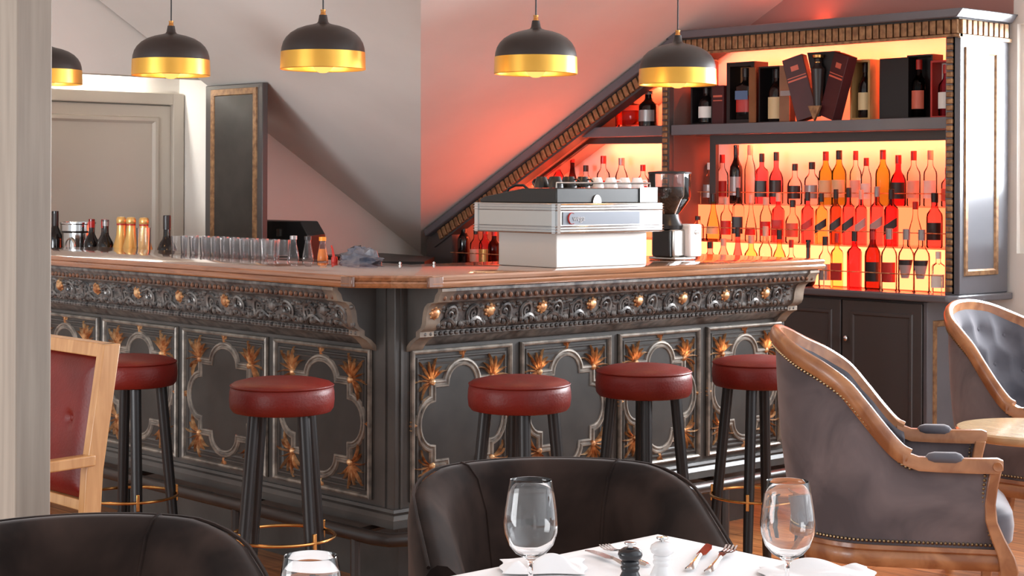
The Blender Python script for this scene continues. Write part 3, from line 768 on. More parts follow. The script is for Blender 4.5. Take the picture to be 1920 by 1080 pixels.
def sqsec(a):
    c, s = abs(cos(a)), abs(sin(a)); return (c ** 5 + s ** 5) ** (-1 / 5)
def bottle(x, y, z, h, dia, kind, gl, cap, lab, label, group, yaw=0.0, capf=.17):
    t = thing('bottle', label, 'bottle', (x, y, z), yaw, group)
    r = dia / 2; sq = kind == 'square'; sec = (lambda a: 1 + (sqsec(a) - 1) * 1.0) if sq else None
    pr = [(a * r * (.86 if sq else 1), b * h) for a, b in KIND[kind]]
    if sq:
        mb = MB(); n = 24; rings = []
        for (a, zz) in pr:
            k = 1.0 if zz < .66 * h else 0.0; a = max(a, .0004)
            rings.append([(a * (1 + (sqsec(2 * pi * i / n) - 1) * k) * cos(2 * pi * i / n), a * (1 + (sqsec(2 * pi * i / n) - 1) * k) * sin(2 * pi * i / n), zz) for i in range(n)])
        mb.loft(rings)
    else: mb = MB().lathe(pr, 18)
    mb.build('glass_body', G[gl], t)
    nr = NECK[kind] * r * (.86 if sq else 1) * 1.14
    MB().lathe([(0, h * (1 - capf)), (nr, h * (1 - capf)), (nr * 1.02, h * (1 - capf * .5)), (nr, h * .998), (nr * .9, h * 1.004), (0, h * 1.005)], 14).build('cap', P[cap], t)
    if lab != 'none':
        z0, z1 = .14 * h, .46 * h; a0, a1 = -pi / 2 - 1.0, -pi / 2 + 1.0; sl = 0; pm_ = lab
        if lab.startswith('slant'):
            z0, z1, sl = .27 * h, .43 * h, .17 * h; pm_ = {'slant_red': 'red', 'slant_black': 'dark', 'slant_grey': 'grey'}[lab]; a0, a1 = -pi / 2 - .95, -pi / 2 + .95
        if lab == 'vdark': z0, z1 = .22 * h, .5 * h; pm_ = 'grey'
        if kind in ('pear', 'decanter'): z1 = .3 * h
        def prr(zz):
            for (p0, q0), (p1, q1) in zip(pr[1:], pr[2:]):
                if q0 <= zz <= q1: return p0 + (p1 - p0) * (zz - q0) / max(1e-6, q1 - q0)
            return r
        def f(u, v):
            a = a0 + (a1 - a0) * u; zz = z0 + (z1 - z0) * v + sl * (u - .5)
            if lab == 'vdark': a = -pi / 2 + (a - -pi / 2) * (.45 + .55 * v)
            k = prr(zz) * (sqsec(a) if sq else 1) + .0012
            return (k * cos(a), k * sin(a), zz)
        MB().grid(f, 12, 3).build('label', P[pm_], t)
        if lab == 'vdark':
            MB().grid(lambda u, v: f(u, .72 + .3 * v)[:2] + (f(u, .72 + .3 * v)[2] + .001,), 12, 2).xf(Matrix.Scale(1.01, 4)).build('label_band', P['dark'], t)
    return t
ORD = ['first', 'second', 'third', 'fourth', 'fifth', 'sixth', 'seventh', 'eighth', 'ninth', 'tenth', 'eleventh', 'twelfth', 'thirteenth', 'fourteenth', 'fifteenth', 'sixteenth', 'seventeenth']
def row(rows, y, z, where, group):
    n = len(rows)
    for i, (x, h, d, k, g, c, l) in enumerate(rows):
        side = ('%s from the left' % ORD[i]) if i < n - 4 or n < 6 else ('%s from the right' % ORD[n - 1 - i] if i < n - 1 else 'at the right end')
        bottle(x, y, z, h, min(.076, d * 1.17, .93 * min([abs(x - q[0]) for q in rows if q[0] != x])), k, g, c, l, '%s %s bottle, %s cap, %s %s' % (GLT[g], SHT[k].replace('long necked', 'tall').replace('round shouldered', 'round').replace('cone shaped', 'conical'), CAPT[c], side, where), group, yaw=rad(24))
row(TOP_TIER, 3.292, 1.3445, 'on the top step', 'spirit bottles on the lit steps')
row(MIDDLE_TIER, 3.162, 1.1545, 'on the middle step', 'spirit bottles on the lit steps')
row(BOTTOM_TIER, 3.043, .9525, 'on the bottom step', 'spirit bottles on the lit steps')
row(LEFT_BAY, 3.292, 1.3445, 'in the sloping left bay', 'bottles in the sloping left bay')
row([(a, b + .048, c, d, e, f_, g_) for a, b, c, d, e, f_, g_ in LOW_LEFT], 3.045, .9525, "in the low left corner", 'bottles in the low left corner')

# ---- gift boxes and display bottles on the high shelf (shelf top 1.7525)
SH = 1.753; YS = 3.12
def boxcase(name, label, cat, x0, x1, h, dep, mo, mi, t=.010, rz=0, y=YS):
    o = thing(name, label, cat, ((x0 + x1) / 2, y, SH), rz); w = (x1 - x0) / 2
    o_ = MB().box(-w, w, dep - t, dep, 0, h).box(-w, -w + t, 0, dep - t, 0, h).box(w - t, w, 0, dep - t, 0, h).box(-w + t, w - t, 0, dep - t, 0, t).box(-w + t, w - t, 0, dep - t, h - t, h)
    o_.build('case', mo, o, smooth=False)
    MB().box(-w + t, w - t, dep - t - .003, dep - t, t, h - t).build('lining', mi, o)
    return o
def wood_mat(): return m_light
mm_maroon = M('maroon card', (70, 20, 24), 0.5, c2=(58, 16, 20), scale=6)
mm_blackc = M('black card', (20, 16, 18), 0.5)
mm_kraft = M('kraft card', (140, 94, 60), 0.6, c2=(126, 82, 50), scale=10)
mm_yel = M('pale wood box', (180, 148, 96), 0.5, c2=(160, 126, 78), scale=5, stretch=(8, 8, 1))
# square decanter
t = thing('square_decanter', 'square glass decanter of red spirit at the left end of the high shelf', 'decanter', (-1.86, 3.13, SH), rad(20))
prs = [(0, 0), (.075, 0), (.079, .005), (.079, .115), (.074, .122), (.03, .128), (.022, .134), (.020, .16), (.026, .166), (0, .166)]
mb = MB(); n = 28; rings = []
for a, zz in prs:
    k = 1 if zz < .125 else 0; a = max(a, .0004)
    rings.append([(a * .86 * (1 + (sqsec(2 * pi * i / n) - 1) * k) * cos(2 * pi * i / n), a * .86 * (1 + (sqsec(2 * pi * i / n) - 1) * k) * sin(2 * pi * i / n), zz) for i in range(n)])
mb.loft(rings).build('glass_body', G['rose'], t)
mb = MB(); rings = [[(.060 * sqsec(2 * pi * i / n) * cos(2 * pi * i / n), .060 * sqsec(2 * pi * i / n) * sin(2 * pi * i / n), zz) for i in range(n)] for zz in (.012, .088)]
mb.loft(rings).build('spirit', m_whisky, t)
MB().lathe([(0, .166), (.022, .166), (.026, .172), (.026, .196), (.020, .204), (0, .206)], 18).build('stopper', G['amber'], t)
bottle(-1.715, 3.12, SH, .19, .105, 'wine', 'black', 'steel', 'steel', 'squat dark bottle with silver label beside the square decanter on the high shelf', None, rad(20), .1)
o = boxcase('gift_box', 'open black box with a white labelled bottle, half behind the right pendant lamp', 'gift box', -1.415, -1.265, .205, .10, mm_blackc, mm_maroon)
bottle(-1.34, 3.16, SH + .011, .185, .085, 'wine', 'black', 'dark', 'white', 'dark bottle with white label standing in the open black box by the pendant', None, rad(15))
t = thing('gift_box', 'narrow closed maroon box beside the white labelled bottle', 'gift box', (-1.222, 3.14, SH)); MB().box(-.038, .038, -.03, .06, 0, .20).build('case', mm_maroon, t, bevel=.002)
MB().box(-.03, .03, -.032, -.030, .12, .125).box(-.03, .03, -.032, -.030, .14, .15).build('gilt_lines', P['rose'], t)
o = boxcase('gift_box', 'tall open dark maroon box holding a square bottle with blue and red labels', 'gift box', -1.172, -.99, .315, .11, mm_blackc, mm_kraft, .022)
b = bottle(-1.082, 3.165, SH + .023, .262, .095, 'square', 'black', 'dark', 'red', 'black square bottle with a slanted label inside the tall maroon box', None, rad(12))
MB().box(-.036, .036, -.0495, -.0485, .10, .145).build('blue_label', M('blue paper', (70, 92, 130), .5), b)
o = boxcase('gift_box', 'kraft box with both doors open round a bottle with cream labels', 'gift box', -.962, -.815, .285, .11, mm_blackc, mm_blackc, .008)
for s, nm in ((-1, 'door'), (1, 'door')):
    d = MB().box(-.027, .027, -.004, .004, .004, .282).xf(Matrix.Translation((s * .1025, -.012, 0)) @ Matrix.Rotation(s * .28, 4, 'Z')).build(nm, mm_kraft, o)
MB().box(.10, .165, -.045, -.03, .13, .155).build('clasp', P['steel'], o)
b = bottle(-.88, 3.165, SH + .009, .262, .088, 'wine', 'black', 'dark', 'cream', 'black bottle with two cream labels in the kraft box with open doors', None, rad(10))
MB().grid(lambda u, v: (.0455 * cos(-pi / 2 - .9 + 1.8 * u), .0455 * sin(-pi / 2 - .9 + 1.8 * u), .012 + .028 * v), 10, 1).build('label', P['cream'], b)
# V shaped case
t = thing('gift_case', 'maroon V shaped case opened like a book with a dark wedge in the middle', 'gift case', (-.535, 3.06, SH))
for s in (-1, 1):
    MB().box(-.055, .055, -.028, .028, 0, .315).xf(Matrix.Translation((s * .062, 0, .012)) @ Matrix.Rotation(s * .30, 4, 'Y') @ Matrix.Rotation(-s * .25, 4, 'Z')).build('leaf', mm_maroon, t, bevel=.002)
    g_ = MB().box(-.05, .05, -.0295, -.028, .195, .203).box(-.05, .05, -.0295, -.028, .212, .216).box(-.02, .02, -.0295, -.028, .245, .27).xf(Matrix.Translation((s * .062, 0, .012)) @ Matrix.Rotation(s * .30, 4, 'Y') @ Matrix.Rotation(-s * .25, 4, 'Z'))
    g_.build('gilt_lines', P['rose'], t)
MB().prism([(-.012, .05), (.012, .05), (.085, .335), (-.085, .335)], lambda u, v, c: (u, c, v), .01, .05).build('wedge', mm_blackc, t)
MB().prism([(-.037, .072), (.037, .072), (.0, .0)], lambda u, v, c: (u, c, v), -.045, -.03).build('gold_corner', m_gold, t)
MB().lathe([(0, .02), (.016, .02), (.034, .25), (.018, .27), (.016, .30), (.026, .305), (.026, .318), (0, .32)], 16, c=(0, -.015, 0)).build('decanter', P['dark'], t)
MB().lathe([(0, .27), (.0165, .27), (.0175, .284), (0, .285)], 14, c=(0, -.015, 0)).lathe([(0, .303), (.028, .305), (.028, .318), (0, .320)], 14, c=(0, -.015, 0)).build('collar', m_brass, t)
o = boxcase('gift_box', 'pale wooden box standing open on end with a wine bottle inside', 'gift box', -.400, -.285, .290, .10, mm_yel, mm_yel, .012)
bottle(-.345, 3.165, SH + .013, .262, .066, 'wine', 'black', 'dark', 'cream', 'black wine bottle with cream label standing in the pale wooden box', None, rad(18))
t = thing('gift_case', 'wide black presentation case with its plain lid folded out to the left', 'gift case', (-.105, 3.14, SH))
MB().box(-.155, .012, .02, .045, 0, .292).build('lid', mm_blackc, t, bevel=.002)
MB().box(.014, .155, .075, .085, 0, .298).box(.014, .022, 0, .075, 0, .298).box(.147, .155, 0, .075, 0, .298).box(.022, .147, 0, .075, 0, .008).box(.022, .147, 0, .075, .29, .298).build('case', mm_blackc, t, smooth=False)
bottle(-.045, 3.172, SH + .009, .268, .068, 'spirit', 'dark', 'red', 'rose', 'clear necked bottle with red label in the wide black case', None, rad(15))
o = boxcase('gift_box', 'slim white and red open box at the right end of the high shelf', 'gift box', .052, .178, .265, .09, P['red'], P['white'], .009)
bottle(.115, 3.155, SH + .010, .235, .075, 'spirit', 'deepred', 'red', 'white', 'red bottle inside the slim box at the high shelf right end', None, rad(15))
# ------------------------------------------------------------------ coffee machine on the bar
BT = 1.1352
cm = thing('espresso_machine', 'steel and white espresso machine standing on the bar top right of the corner', 'coffee machine', (-.06, .91, BT))
cw = lambda mb, name, mat, p=None, **k: mb.build(name, mat, p or cm, world=True, **k)
cw(MB().box(-.215, .097, .673, 1.155, BT + .0005, 1.262), 'base', m_panelsteel, bevel=.003)
cw(MB().box(-.295, .147, .623, 1.19, 1.262, 1.372), 'body', m_steel, bevel=.002)
rb = MB()
for z in (1.267, 1.277, 1.287, 1.347, 1.357, 1.367):
    rb.loft([[( -.297, .621, z - .0028), (.149, .621, z - .0028), (.149, 1.192, z - .0028), (-.297, 1.192, z - .0028)],
             [(-.300, .618, z), (.152, .618, z), (.152, 1.195, z), (-.300, 1.195, z)],
             [(-.297, .621, z + .0028), (.149, .621, z + .0028), (.149, 1.192, z + .0028), (-.297, 1.192, z + .0028)]])
cw(rb, 'ribs', m_mirror)
cw(MB().box(.147, .150, .655, 1.06, 1.294, 1.340), 'badge_panel', M('anthracite enamel', (104, 108, 116), .35, .3))
for bx in ((.146, .153, .624, .640, 1.263, 1.371), (.128, .146, .619, .624, 1.263, 1.371), (-.292, -.274, .619, .624, 1.263, 1.371)): cw(MB().box(*bx), 'corner_strip', m_mirror)
lg = text_mesh('wega', .030); lg.xf(Matrix.Translation((.1512, .735, 1.317)) @ Matrix.Rotation(pi / 2, 4, 'Z') @ Matrix.Rotation(pi / 2, 4, 'X') @ Matrix.Shear('XZ', 4, (0, 0)))
cw(lg, 'lettering', P['steel'], smooth=False, recalc=False)
arc = [(.1515, .700 + .020 * cos(a), 1.317 + .0205 * sin(a)) for a in [rad(60 + 240 * i / 20) for i in range(21)]]
cw(MB().tube(arc, [.0012 + .004 * sin(pi * i / 20) for i in range(21)], 6, flat=.4), 'red_crescent', m_red)
# black hood, sloping down away from the guests
cw(MB().prism([(-.285, 1.372), (.132, 1.372), (.132, 1.428), (-.05, 1.425), (-.255, 1.395), (-.285, 1.385)], lambda u, v, c: (u, c, v), .640, 1.175), 'hood', m_plast, bevel=.004)
cw(MB().box(.130, .137, 1.075, 1.172, 1.374, 1.430), 'steel_end', m_mirror)
cw(MB().prism([(.022 * cos(pi * i / 12), .030 * sin(pi * i / 12)) for i in range(13)], lambda u, v, c: (c, .845 + u, 1.373 + v), .132, .137), 'badge', m_steel)
hr = MB().tube([(-.20, .70, 1.40), (-.19, .70, 1.425), (-.15, .70, 1.437), (-.12, .71, 1.437), (-.10, .72, 1.42)], .005, 8)
cw(hr, 'hood_handle', m_plast)
cw(MB().tube([(.11, .66, 1.428), (.11, .66, 1.446), (.11, 1.16, 1.446), (.11, 1.16, 1.428)], .0035, 8), 'cup_rail', m_steel)
# cups on top
def cup(mat, label, x, y, z, k=1.0, group='cups on the coffee machine'):
    t = thing('cup', label, 'cup', (x, y, z), random.random() * 6, group)
    MB().lathe([(0, .052 * k), (.022 * k, .052 * k), (.024 * k, .047 * k), (.034 * k, .020 * k), (.037 * k, .0), (.034 * k, .0), (.031 * k, .02 * k), (.02 * k, .044 * k), (0, .046 * k)], 20).build('body', mat, t)
    MB().tube([(.031 * k, 0, .014 * k), (.052 * k, 0, .012 * k), (.056 * k, 0, .026 * k), (.046 * k, 0, .038 * k), (.026 * k, 0, .038 * k)], .0042 * k, 6).build('handle', mat, t)
    return t
for i, y in enumerate((.925, 1.0, 1.075, 1.145)):
    cup(m_whiteplast, 'white cup upside down on the coffee machine beside the grinder', .055, y, 1.4285, .75)
for i, (x, y) in enumerate(((-.02, .71), (.055, .71), (.05, .785), (-.035, .79), (.05, .855), (-.04, .865))):
    cup(m_plast, 'black cup upside down on the coffee machine hood above the steel corner', x, y, 1.4285 if x > 0 else 1.4275 if x > -.05 else 1.4205, .8, 'black cups on the coffee machine')
# grinder
gr = thing('coffee_grinder', 'steel coffee grinder with a clear bean hopper right of the espresso machine', 'coffee grinder', (-.20, 1.52, BT))
gx, gy = -.150, 1.600
gw = lambda mb, name, mat, p=None, **k: mb.build(name, mat, p or gr, world=True, **k)
gw(MB().box(gx - .085, gx + .06, gy - .075, gy + .055, BT, BT + .012), 'base', m_steel, bevel=.004)
gw(MB().box(gx - .075, gx + .05, gy - .07, gy + .0, BT + .012, BT + .125), 'body', m_steel, bevel=.008)
gw(MB().box(gx - .055, gx + .04, gy - .085, gy - .07, BT + .012, BT + .12), 'side_plate', m_plast, bevel=.004)
gw(MB().box(gx - .01, gx + .075, gy + .0, gy + .075, BT + .012, BT + .145), 'doser', m_whiteplast, bevel=.008)
gw(MB().blob((gx + .077, gy + .04, BT + .112), .003, .014, .010), 'oval_badge', m_steel)
gw(MB().lathe([(0, .125), (.052, .125), (.055, .14), (.042, .165), (.038, .185), (0, .185)], 24, c=(gx - .01, gy - .03, BT)), 'grind_collar', m_plast)
hp = [(.036, .185), (.042, .19), (.083, .245), (.087, .26), (.087, .350), (.084, .350), (.084, .262), (.080, .248), (.039, .193)]
h_ = MB(); rings = [[(gx - .01 + r * cos(2 * pi * i / 32), gy - .03 + r * sin(2 * pi * i / 32), BT + z) for i in range(32)] for r, z in hp]
h_.loft(rings, ringclosed=True); hop = gw(h_, 'hopper', m_hop)
gw(MB().lathe([(0, .188), (.036, .19), (.076, .245), (.081, .262), (.081, .292), (.06, .297), (0, .293)], 28, c=(gx - .01, gy - .03, BT)), 'beans', M('coffee beans', (44, 28, 22), .5, c2=(26, 17, 14), scale=60, bump=.6, bscale=90), hop)
gw(MB().lathe([(0, .348), (.089, .350), (.090, .358), (.05, .362), (0, .362)], 28, c=(gx - .01, gy - .03, BT)), 'lid', m_plast)

# ------------------------------------------------------------------ along the back of the left run
SV = .9555
bk_ = thing('ice_bucket', 'polished steel ice bucket with ring handles behind the bar at the pillar', 'ice bucket', (-3.43, .68, SV))
MB().lathe([(0, 0), (.062, 0), (.066, .004), (.080, .20), (.080, .235), (.088, .238), (.088, .270), (.092, .275), (.092, .282), (.084, .282), (.076, .20), (.062, .01), (0, .01)], 36).build('body', m_mirror, bk_)
MB().lathe([(.0805, .228), (.085, .232), (.0805, .236), (.079, .232)], 36).build('dark_band', m_brown, bk_)
for a in (-.95, 2.2):
    pts = [(.088 * cos(a) + .024 * cos(q) * -sin(a) + .006 * cos(a), .088 * sin(a) + .024 * cos(q) * cos(a) + .006 * sin(a), .165 + .036 * sin(q)) for q in [2 * pi * i / 20 for i in range(20)]]
    MB().tube(pts, .005, 8, closed=True).build('ring_handle', m_steel, bk_)
bottle(-3.635, .66, SV, .335, .085, 'wine', 'black', 'dark', 'none', 'black wine bottle partly hidden by the beige pillar', 'wine behind the bar', rad(40), .25)
for x, y, c, lb in ((-3.256, .66, 'redcap', 'dark wine bottle with red foil standing against the ice bucket'), (-3.165, .68, 'red', 'dark wine bottle with dull red foil right of the ice bucket'),
                 (-3.081, .64, 'steel', 'dark wine bottle with a silver collar, third right of the ice bucket'), (-3.050, .72, 'redcap', 'dark wine bottle with red foil close to the champagne')):
    bottle(x, y, SV, .30, .078, 'wine', 'black', c, 'none', lb, 'wine behind the bar', rad(40), .14 if c != 'steel' else .1)
def champagne(x, y, label):
    t = thing('champagne_bottle', label, 'bottle', (x, y, SV), rad(40), 'champagne behind the bar')
    MB().lathe([(0, 0), (.040, 0), (.044, .005), (.044, .135), (.040, .165), (.030, .195)], 20).build('glass_body', G['green'], t)
    MB().lathe([(.0445, .150), (.042, .165), (.033, .195), (.0245, .225), (.021, .27), (.0215, .275), (.0215, .284), (.024, .288), (.024, .306), (.019, .316), (0, .318)], 20).build('foil', P['gold'], t)
    MB().lathe([(.0222, .276), (.0226, .280), (.0222, .284), (.021, .28)], 20).build('neck_band', P['red'], t)
champagne(-2.965, .66, 'gold foiled champagne bottle nearest the wine with red caps')
champagne(-2.872, .66, 'gold foiled champagne bottle, the middle of three')
champagne(-2.752, .66, 'gold foiled champagne bottle beside the lone tumbler')
bottle(-2.543, .66, SV, .33, .095, 'round', 'black', 'dark', 'none', 'dark round bellied wine bottle standing alone before the white door jamb', 'wine behind the bar', rad(40), .2)
def tumbler(x, y, z, h=.085, r=.036, label='clear straight tumbler in the row along the back of the bar', group='glass tumblers on the bar'):
    t = thing('tumbler', label, 'glass', (x, y, z), 0, group)
    MB().lathe([(0, 0), (r * .86, 0), (r * .9, .003), (r, h), (r - .002, h), (r * .86, .012), (0, .010)], 18).build('glass_body', m_tumb, t); return t
t0 = tumbler(-2.655, .60, SV, .27, .034, 'tall clear glass between the champagne and the lone dark bottle', None)
t1 = tumbler(-1.90, .385, BT, .076, .036)
rng = random.Random(4)
k = 0
for i in range(12):
    for j in range(2):
        if i == 0 and j == 0: continue
        x = -1.90 + i * .0795 + j * .028; y = .385 - j * .085 - .004 * i + .012
        if x > -1.12: continue
        dup(t1, (x + rng.uniform(-.005, .005), y, BT))
def juice(x, y, fill, capm, label):
    t = thing('juice_bottle', label, 'bottle', (x, y, BT), 0)
    MB().lathe([(0, 0), (.021, 0), (.023, .004), (.020, .030), (.013, .062), (.011, .080), (.0125, .086), (.0125, .09), (0, .09)], 16).build('glass_body', m_tumb, t)
    if fill: MB().lathe([(0, .003), (.0195, .004), (.021, .006), (.0185, .030), (.0145, .05), (0, .05)], 16).build('juice', fill, t)
    MB().lathe([(0, .082), (.0142, .082), (.0142, .097), (0, .098)], 14).build('cap', capm, t)
m_oj = M('orange juice', (226, 128, 20), .5)
juice(-1.035, .315, None, P['steel'], 'small clear bottle with grey stopper after the tumblers')
juice(-.938, .315, None, P['dark'], 'small clear bottle with dark stopper beside the orange juice')
juice(-.835, .31, m_oj, M('orange cap', (236, 150, 30), .4), 'small bottle of orange juice with orange cap on the bar')
t = thing('pour_tap', 'small red plastic pourer lying on the bar beside the orange juice', 'pourer', (-.745, .30, BT))
MB().lathe([(0, 0), (.012, 0), (.013, .012), (.011, .024), (0, .025)], 14).build('bulb', m_red, t)
MB().tube([(-.004, 0, .02), (-.012, 0, .05), (-.02, 0, .066)], [.006, .004, .003], 8).build('spout', m_red, t)
# crumpled clear bag
rg2 = random.Random(11)
nz = [[rg2.uniform(-1, 1) for _ in range(20)] for _ in range(20)]
def bag(u, v):
    a = 2 * pi * u; q = v * pi / 2; i, j = int(u * 17) % 18, int(v * 9)
    k_ = 1 + .24 * nz[i][j]
    return (.085 * cos(q) ** .8 * cos(a) * k_, .05 * cos(q) ** .8 * sin(a) * k_, .055 * sin(q) * (1 + .25 * nz[j][i]) )
t = MB().grid(bag, 18, 8, closeu=True).build('plastic_bag', M('crumpled bluish plastic', (120, 122, 132), .25, c2=(84, 92, 110), scale=30, bump=.4), angle=5)
t.location = (-.655, .36, BT); t.rotation_euler = (0, 0, .5); tag(t, 'crumpled bluish plastic bag at the back of the bar near the corner', 'plastic bag')
# till screen on the back counter
bx = thing('till_screen', 'black boxy till on the back counter beside the dark screen', 'till', (-3.05, 1.80, 0))
MB().prism([(-.50, .93), (.07, .93), (.07, 1.165), (.0, 1.236), (-.50, 1.236)], lambda u, v, c: (u, c, v), 0, .12).build('body', m_plast, bx, bevel=.006)
MB().prism([(-.21, 1.15), (-.18, 1.15), (-.18, 1.19), (-.21, 1.19)], lambda u, v, c: (u, c, v), -.008, 0).build('key_switch', m_steel, bx)
MB().box(-.60, .12, -.08, .30, .0, .93).build('stand', m_chardk, bx, bevel=.004)
for x, y, w_ in ((-.40, .345, 'nearest the corner seam'), (-.335, .455, 'beside the coffee machine')):
    t = thing('bar_peg', 'small steel peg on the back edge of the bar top, ' + w_, 'peg', (x, y, BT)); MB().lathe([(0, 0), (.010, 0), (.010, .004), (.005, .006), (.005, .012), (.010, .014), (.010, .020), (0, .021)], 14).xf(Matrix.Scale(.6, 4)).build('post', m_steel, t)
    MB().lathe([(0, .021), (.006, .021), (.005, .025), (0, .026)], 10).xf(Matrix.Scale(.6, 4)).build('tip', m_mirror, t)
# ------------------------------------------------------------------ grey upholstered armchair (front = +x)
def cr_spline(pts, n):
    P_ = [Vector(p) for p in pts]; P_ = [P_[0] * 2 - P_[1]] + P_ + [P_[-1] * 2 - P_[-2]]; out = []
    for i in range(1, len(P_) - 2):
        for k in range(n):
            t = k / n; a, b, c, d = P_[i - 1:i + 3]
            out.append(.5 * ((2 * b) + (c - a) * t + (2 * a - 5 * b + 4 * c - d) * t * t + (3 * b - a - 3 * c + d) * t ** 3))
    out.append(P_[-2]); return out
half = [(-.296, 0, .986), (-.288, .075, .982), (-.262, .150, .965), (-.215, .212, .935), (-.145, .260, .898), (-.079, .288, .852), (-.026, .298, .792), (.033, .301, .720), (.078, .301, .672), (.105, .301, .657)]
hoop = cr_spline([(x, -y, z) for x, y, z in reversed(half[1:])] + half, 6)
def make_armchair():
    t = thing('upholstered_armchair', '', 'armchair', (0, 0, 0), 0, 'grey button back armchairs')
    n = len(hoop)
    # wooden hoop
    rings = []
    for i, p in enumerate(hoop):
        a = hoop[min(i + 1, n - 1)] - hoop[max(i - 1, 0)]; a.normalize()
        out = Vector((p.x + .0 - .10, p.y, 0)); out.normalize(); out = (out - a * out.dot(a)).normalized(); w = a.cross(out).normalized()
        if w.z < 0: w = -w
        sec = [(-.014, -.030), (.010, -.034), (.017, -.022), (.017, -.004), (.012, .010), (.004, .017), (-.006, .017), (-.016, .008)]
        rings.append([p + out * u + w * v for u, v in sec])
    MB().loft(rings).build('back_rail', m_oak, t, angle=50)
    # base curve under the hoop
    def base(p):
        f = 1 if p.x > 0 else 1; return Vector((p.x * .80 - .0 + (.0 if p.x > 0 else .0), p.y * .965, .388))
    fr_ = [Vector((.20, .288, 0)), Vector((.335, .285, 0))]
    # outer cover
    top = [p.copy() for p in hoop]
    arm_top = [Vector((.16, .300, .635)), Vector((.25, .300, .632)), Vector((.33, .300, .632))]
    full_top = [Vector((q.x, -q.y, q.z)) for q in reversed(arm_top)] + [p + Vector((0, 0, -.028)) for p in top] + arm_top
    def bs(p):
        if p.x > .11: return Vector((.105 * .80 + (p.x - .105) * 1.22, p.y * .965, .388))
        return base(p)
    full_bot = [bs(p) for p in full_top]
    # inward bulge profile of the outside cover
    def outer(u, v):
        f = u * (len(full_top) - 1); i = min(int(f), len(full_top) - 2); q = f - i
        a = full_top[i].lerp(full_top[i + 1], q); b = full_bot[i].lerp(full_bot[i + 1], q)
        p = a.lerp(b, v); o = Vector((p.x - .10 if p.x < .10 else 0, p.y, 0)); o.normalize()
        return p + o * (.012 * sin(pi * v))
    MB().grid(outer, 90, 14).build('outer_cover', m_greyvel, t, recalc=False)
    # buttoned inner back
    inn_top = [p + Vector((0, 0, -.010)) for p in hoop]
    def inner(u, v):
        f = u * (len(inn_top) - 1); i = min(int(f), len(inn_top) - 2); q = f - i
        a = inn_top[i].lerp(inn_top[i + 1], q); b = Vector((a.x * .72 + .02, a.y * .86, .46)); p = a.lerp(b, v)
        o = Vector((.14 - p.x, -p.y, .02)); o.normalize()
        uu, vv = u * 11, v * 4.0
        d = min(sqrt(((uu - cx_) * .9) ** 2 + ((vv - cy_) * .9) ** 2) for cx_, cy_ in BT_)
        seam = min(abs(((uu + vv) % 2) - 1), abs(((uu - vv) % 2) - 1)) if False else 0
        puff = .040 * min(1, d / .75) ** .8 * min(1, v * 7) + .006
        return p + o * puff
    BT_ = [(cx_ + (.5 if r % 2 else 0), .7 + r * 1.0) for r in range(4) for cx_ in [1 + 1.0 * c for c in range(10)]]
    ic = MB().grid(inner, 132, 40).build('buttoned_back', m_blueplush, t, recalc=False, angle=80)
    for cx_, cy_ in BT_:
        if .2 < cy_ < 3.6 and .3 < cx_ < 10.7:
            p = inner(cx_ / 11, cy_ / 4.0); MB().blob(p, .009, .009, .009, 6).build('button', m_blueplush, ic)
    # arms with pads, front posts
    for s in (-1, 1):
        ar = MB().loft([[(x, s * (.301 + q * w), z) for q, z in ((-1, z0), (1, z0), (1, z1 - .008), (.7, z1), (-.7, z1), (-1, z1 - .008))] for x, w, z0, z1 in
                        ((.085, .017, .628, .668), (.13, .017, .612, .652), (.20, .018, .610, .650), (.30, .019, .610, .652), (.352, .021, .612, .654), (.368, .018, .622, .648))])
        a_ = ar.build('arm', m_oak, t, angle=50)
        MB().loft([[(x, s * .301 + w * cos(q), .650 + h * sin(q)) for q in [pi * 2 * k / 14 for k in range(14)]] for x, w, h in ((.150, .006, .004), (.158, .020, .012), (.175, .025, .017), (.235, .025, .018), (.25, .020, .013), (.258, .006, .004))]).build('arm_pad', m_blueplush, a_)
        MB().lathe([(0, -.003), (.013, -.003), (.015, 0), (.013, .003), (.010, .002), (0, .002)], 18).xf(Matrix.Translation((.352, s * .322, .632)) @ Matrix.Rotation(pi / 2, 4, 'X')).build('carved_roundel', m_oak, a_)
        prof = [(.348, .62, .017), (.338, .57, .016), (.332, .52, .016), (.336, .47, .017), (.355, .42, .020), (.378, .37, .024), (.386, .33, .026), (.380, .29, .023), (.368, .20, .017), (.366, .08, .013), (.370, .02, .015), (.370, .0, .013)]
        MB().loft([[(x + a * w, s * .293 + b * w, z) for a, b in ((-1, -1), (1, -1), (1, 1), (-1, 1))] for x, z, w in prof]).build('front_leg', m_oak, t, bevel=.004)
        MB().loft([[(x + a * w, s * y + b * w, z) for a, b in ((-1, -1), (1, -1), (1, 1), (-1, 1))] for x, y, z, w in ((-.175, .16, .34, .022), (-.20, .17, .18, .017), (-.235, .18, .0, .013))]).build('back_leg', m_oak, t, bevel=.004)
    # seat rail following the base
    rp = [p for p in full_bot[::3]]
    if (full_bot[-1] - rp[-1]).length > .001: rp.append(full_bot[-1])
    rings = []
    for i, p in enumerate(rp):
        o = Vector((p.x - .10 if p.x < .10 else 0, p.y, 0)); o.normalize()
        rings.append([p + o * u + Vector((0, 0, v)) for u, v in ((-.02, 0), (.010, 0), (.012, -.012), (.006, -.018), (.012, -.026), (.012, -.052), (.004, -.064), (-.02, -.064))])
    MB().loft(rings).box(.34, .372, -.29, .29, .325, .385).build('seat_rail', m_oak, t, angle=40)
    # nails along the covers
    nm_ = MB()
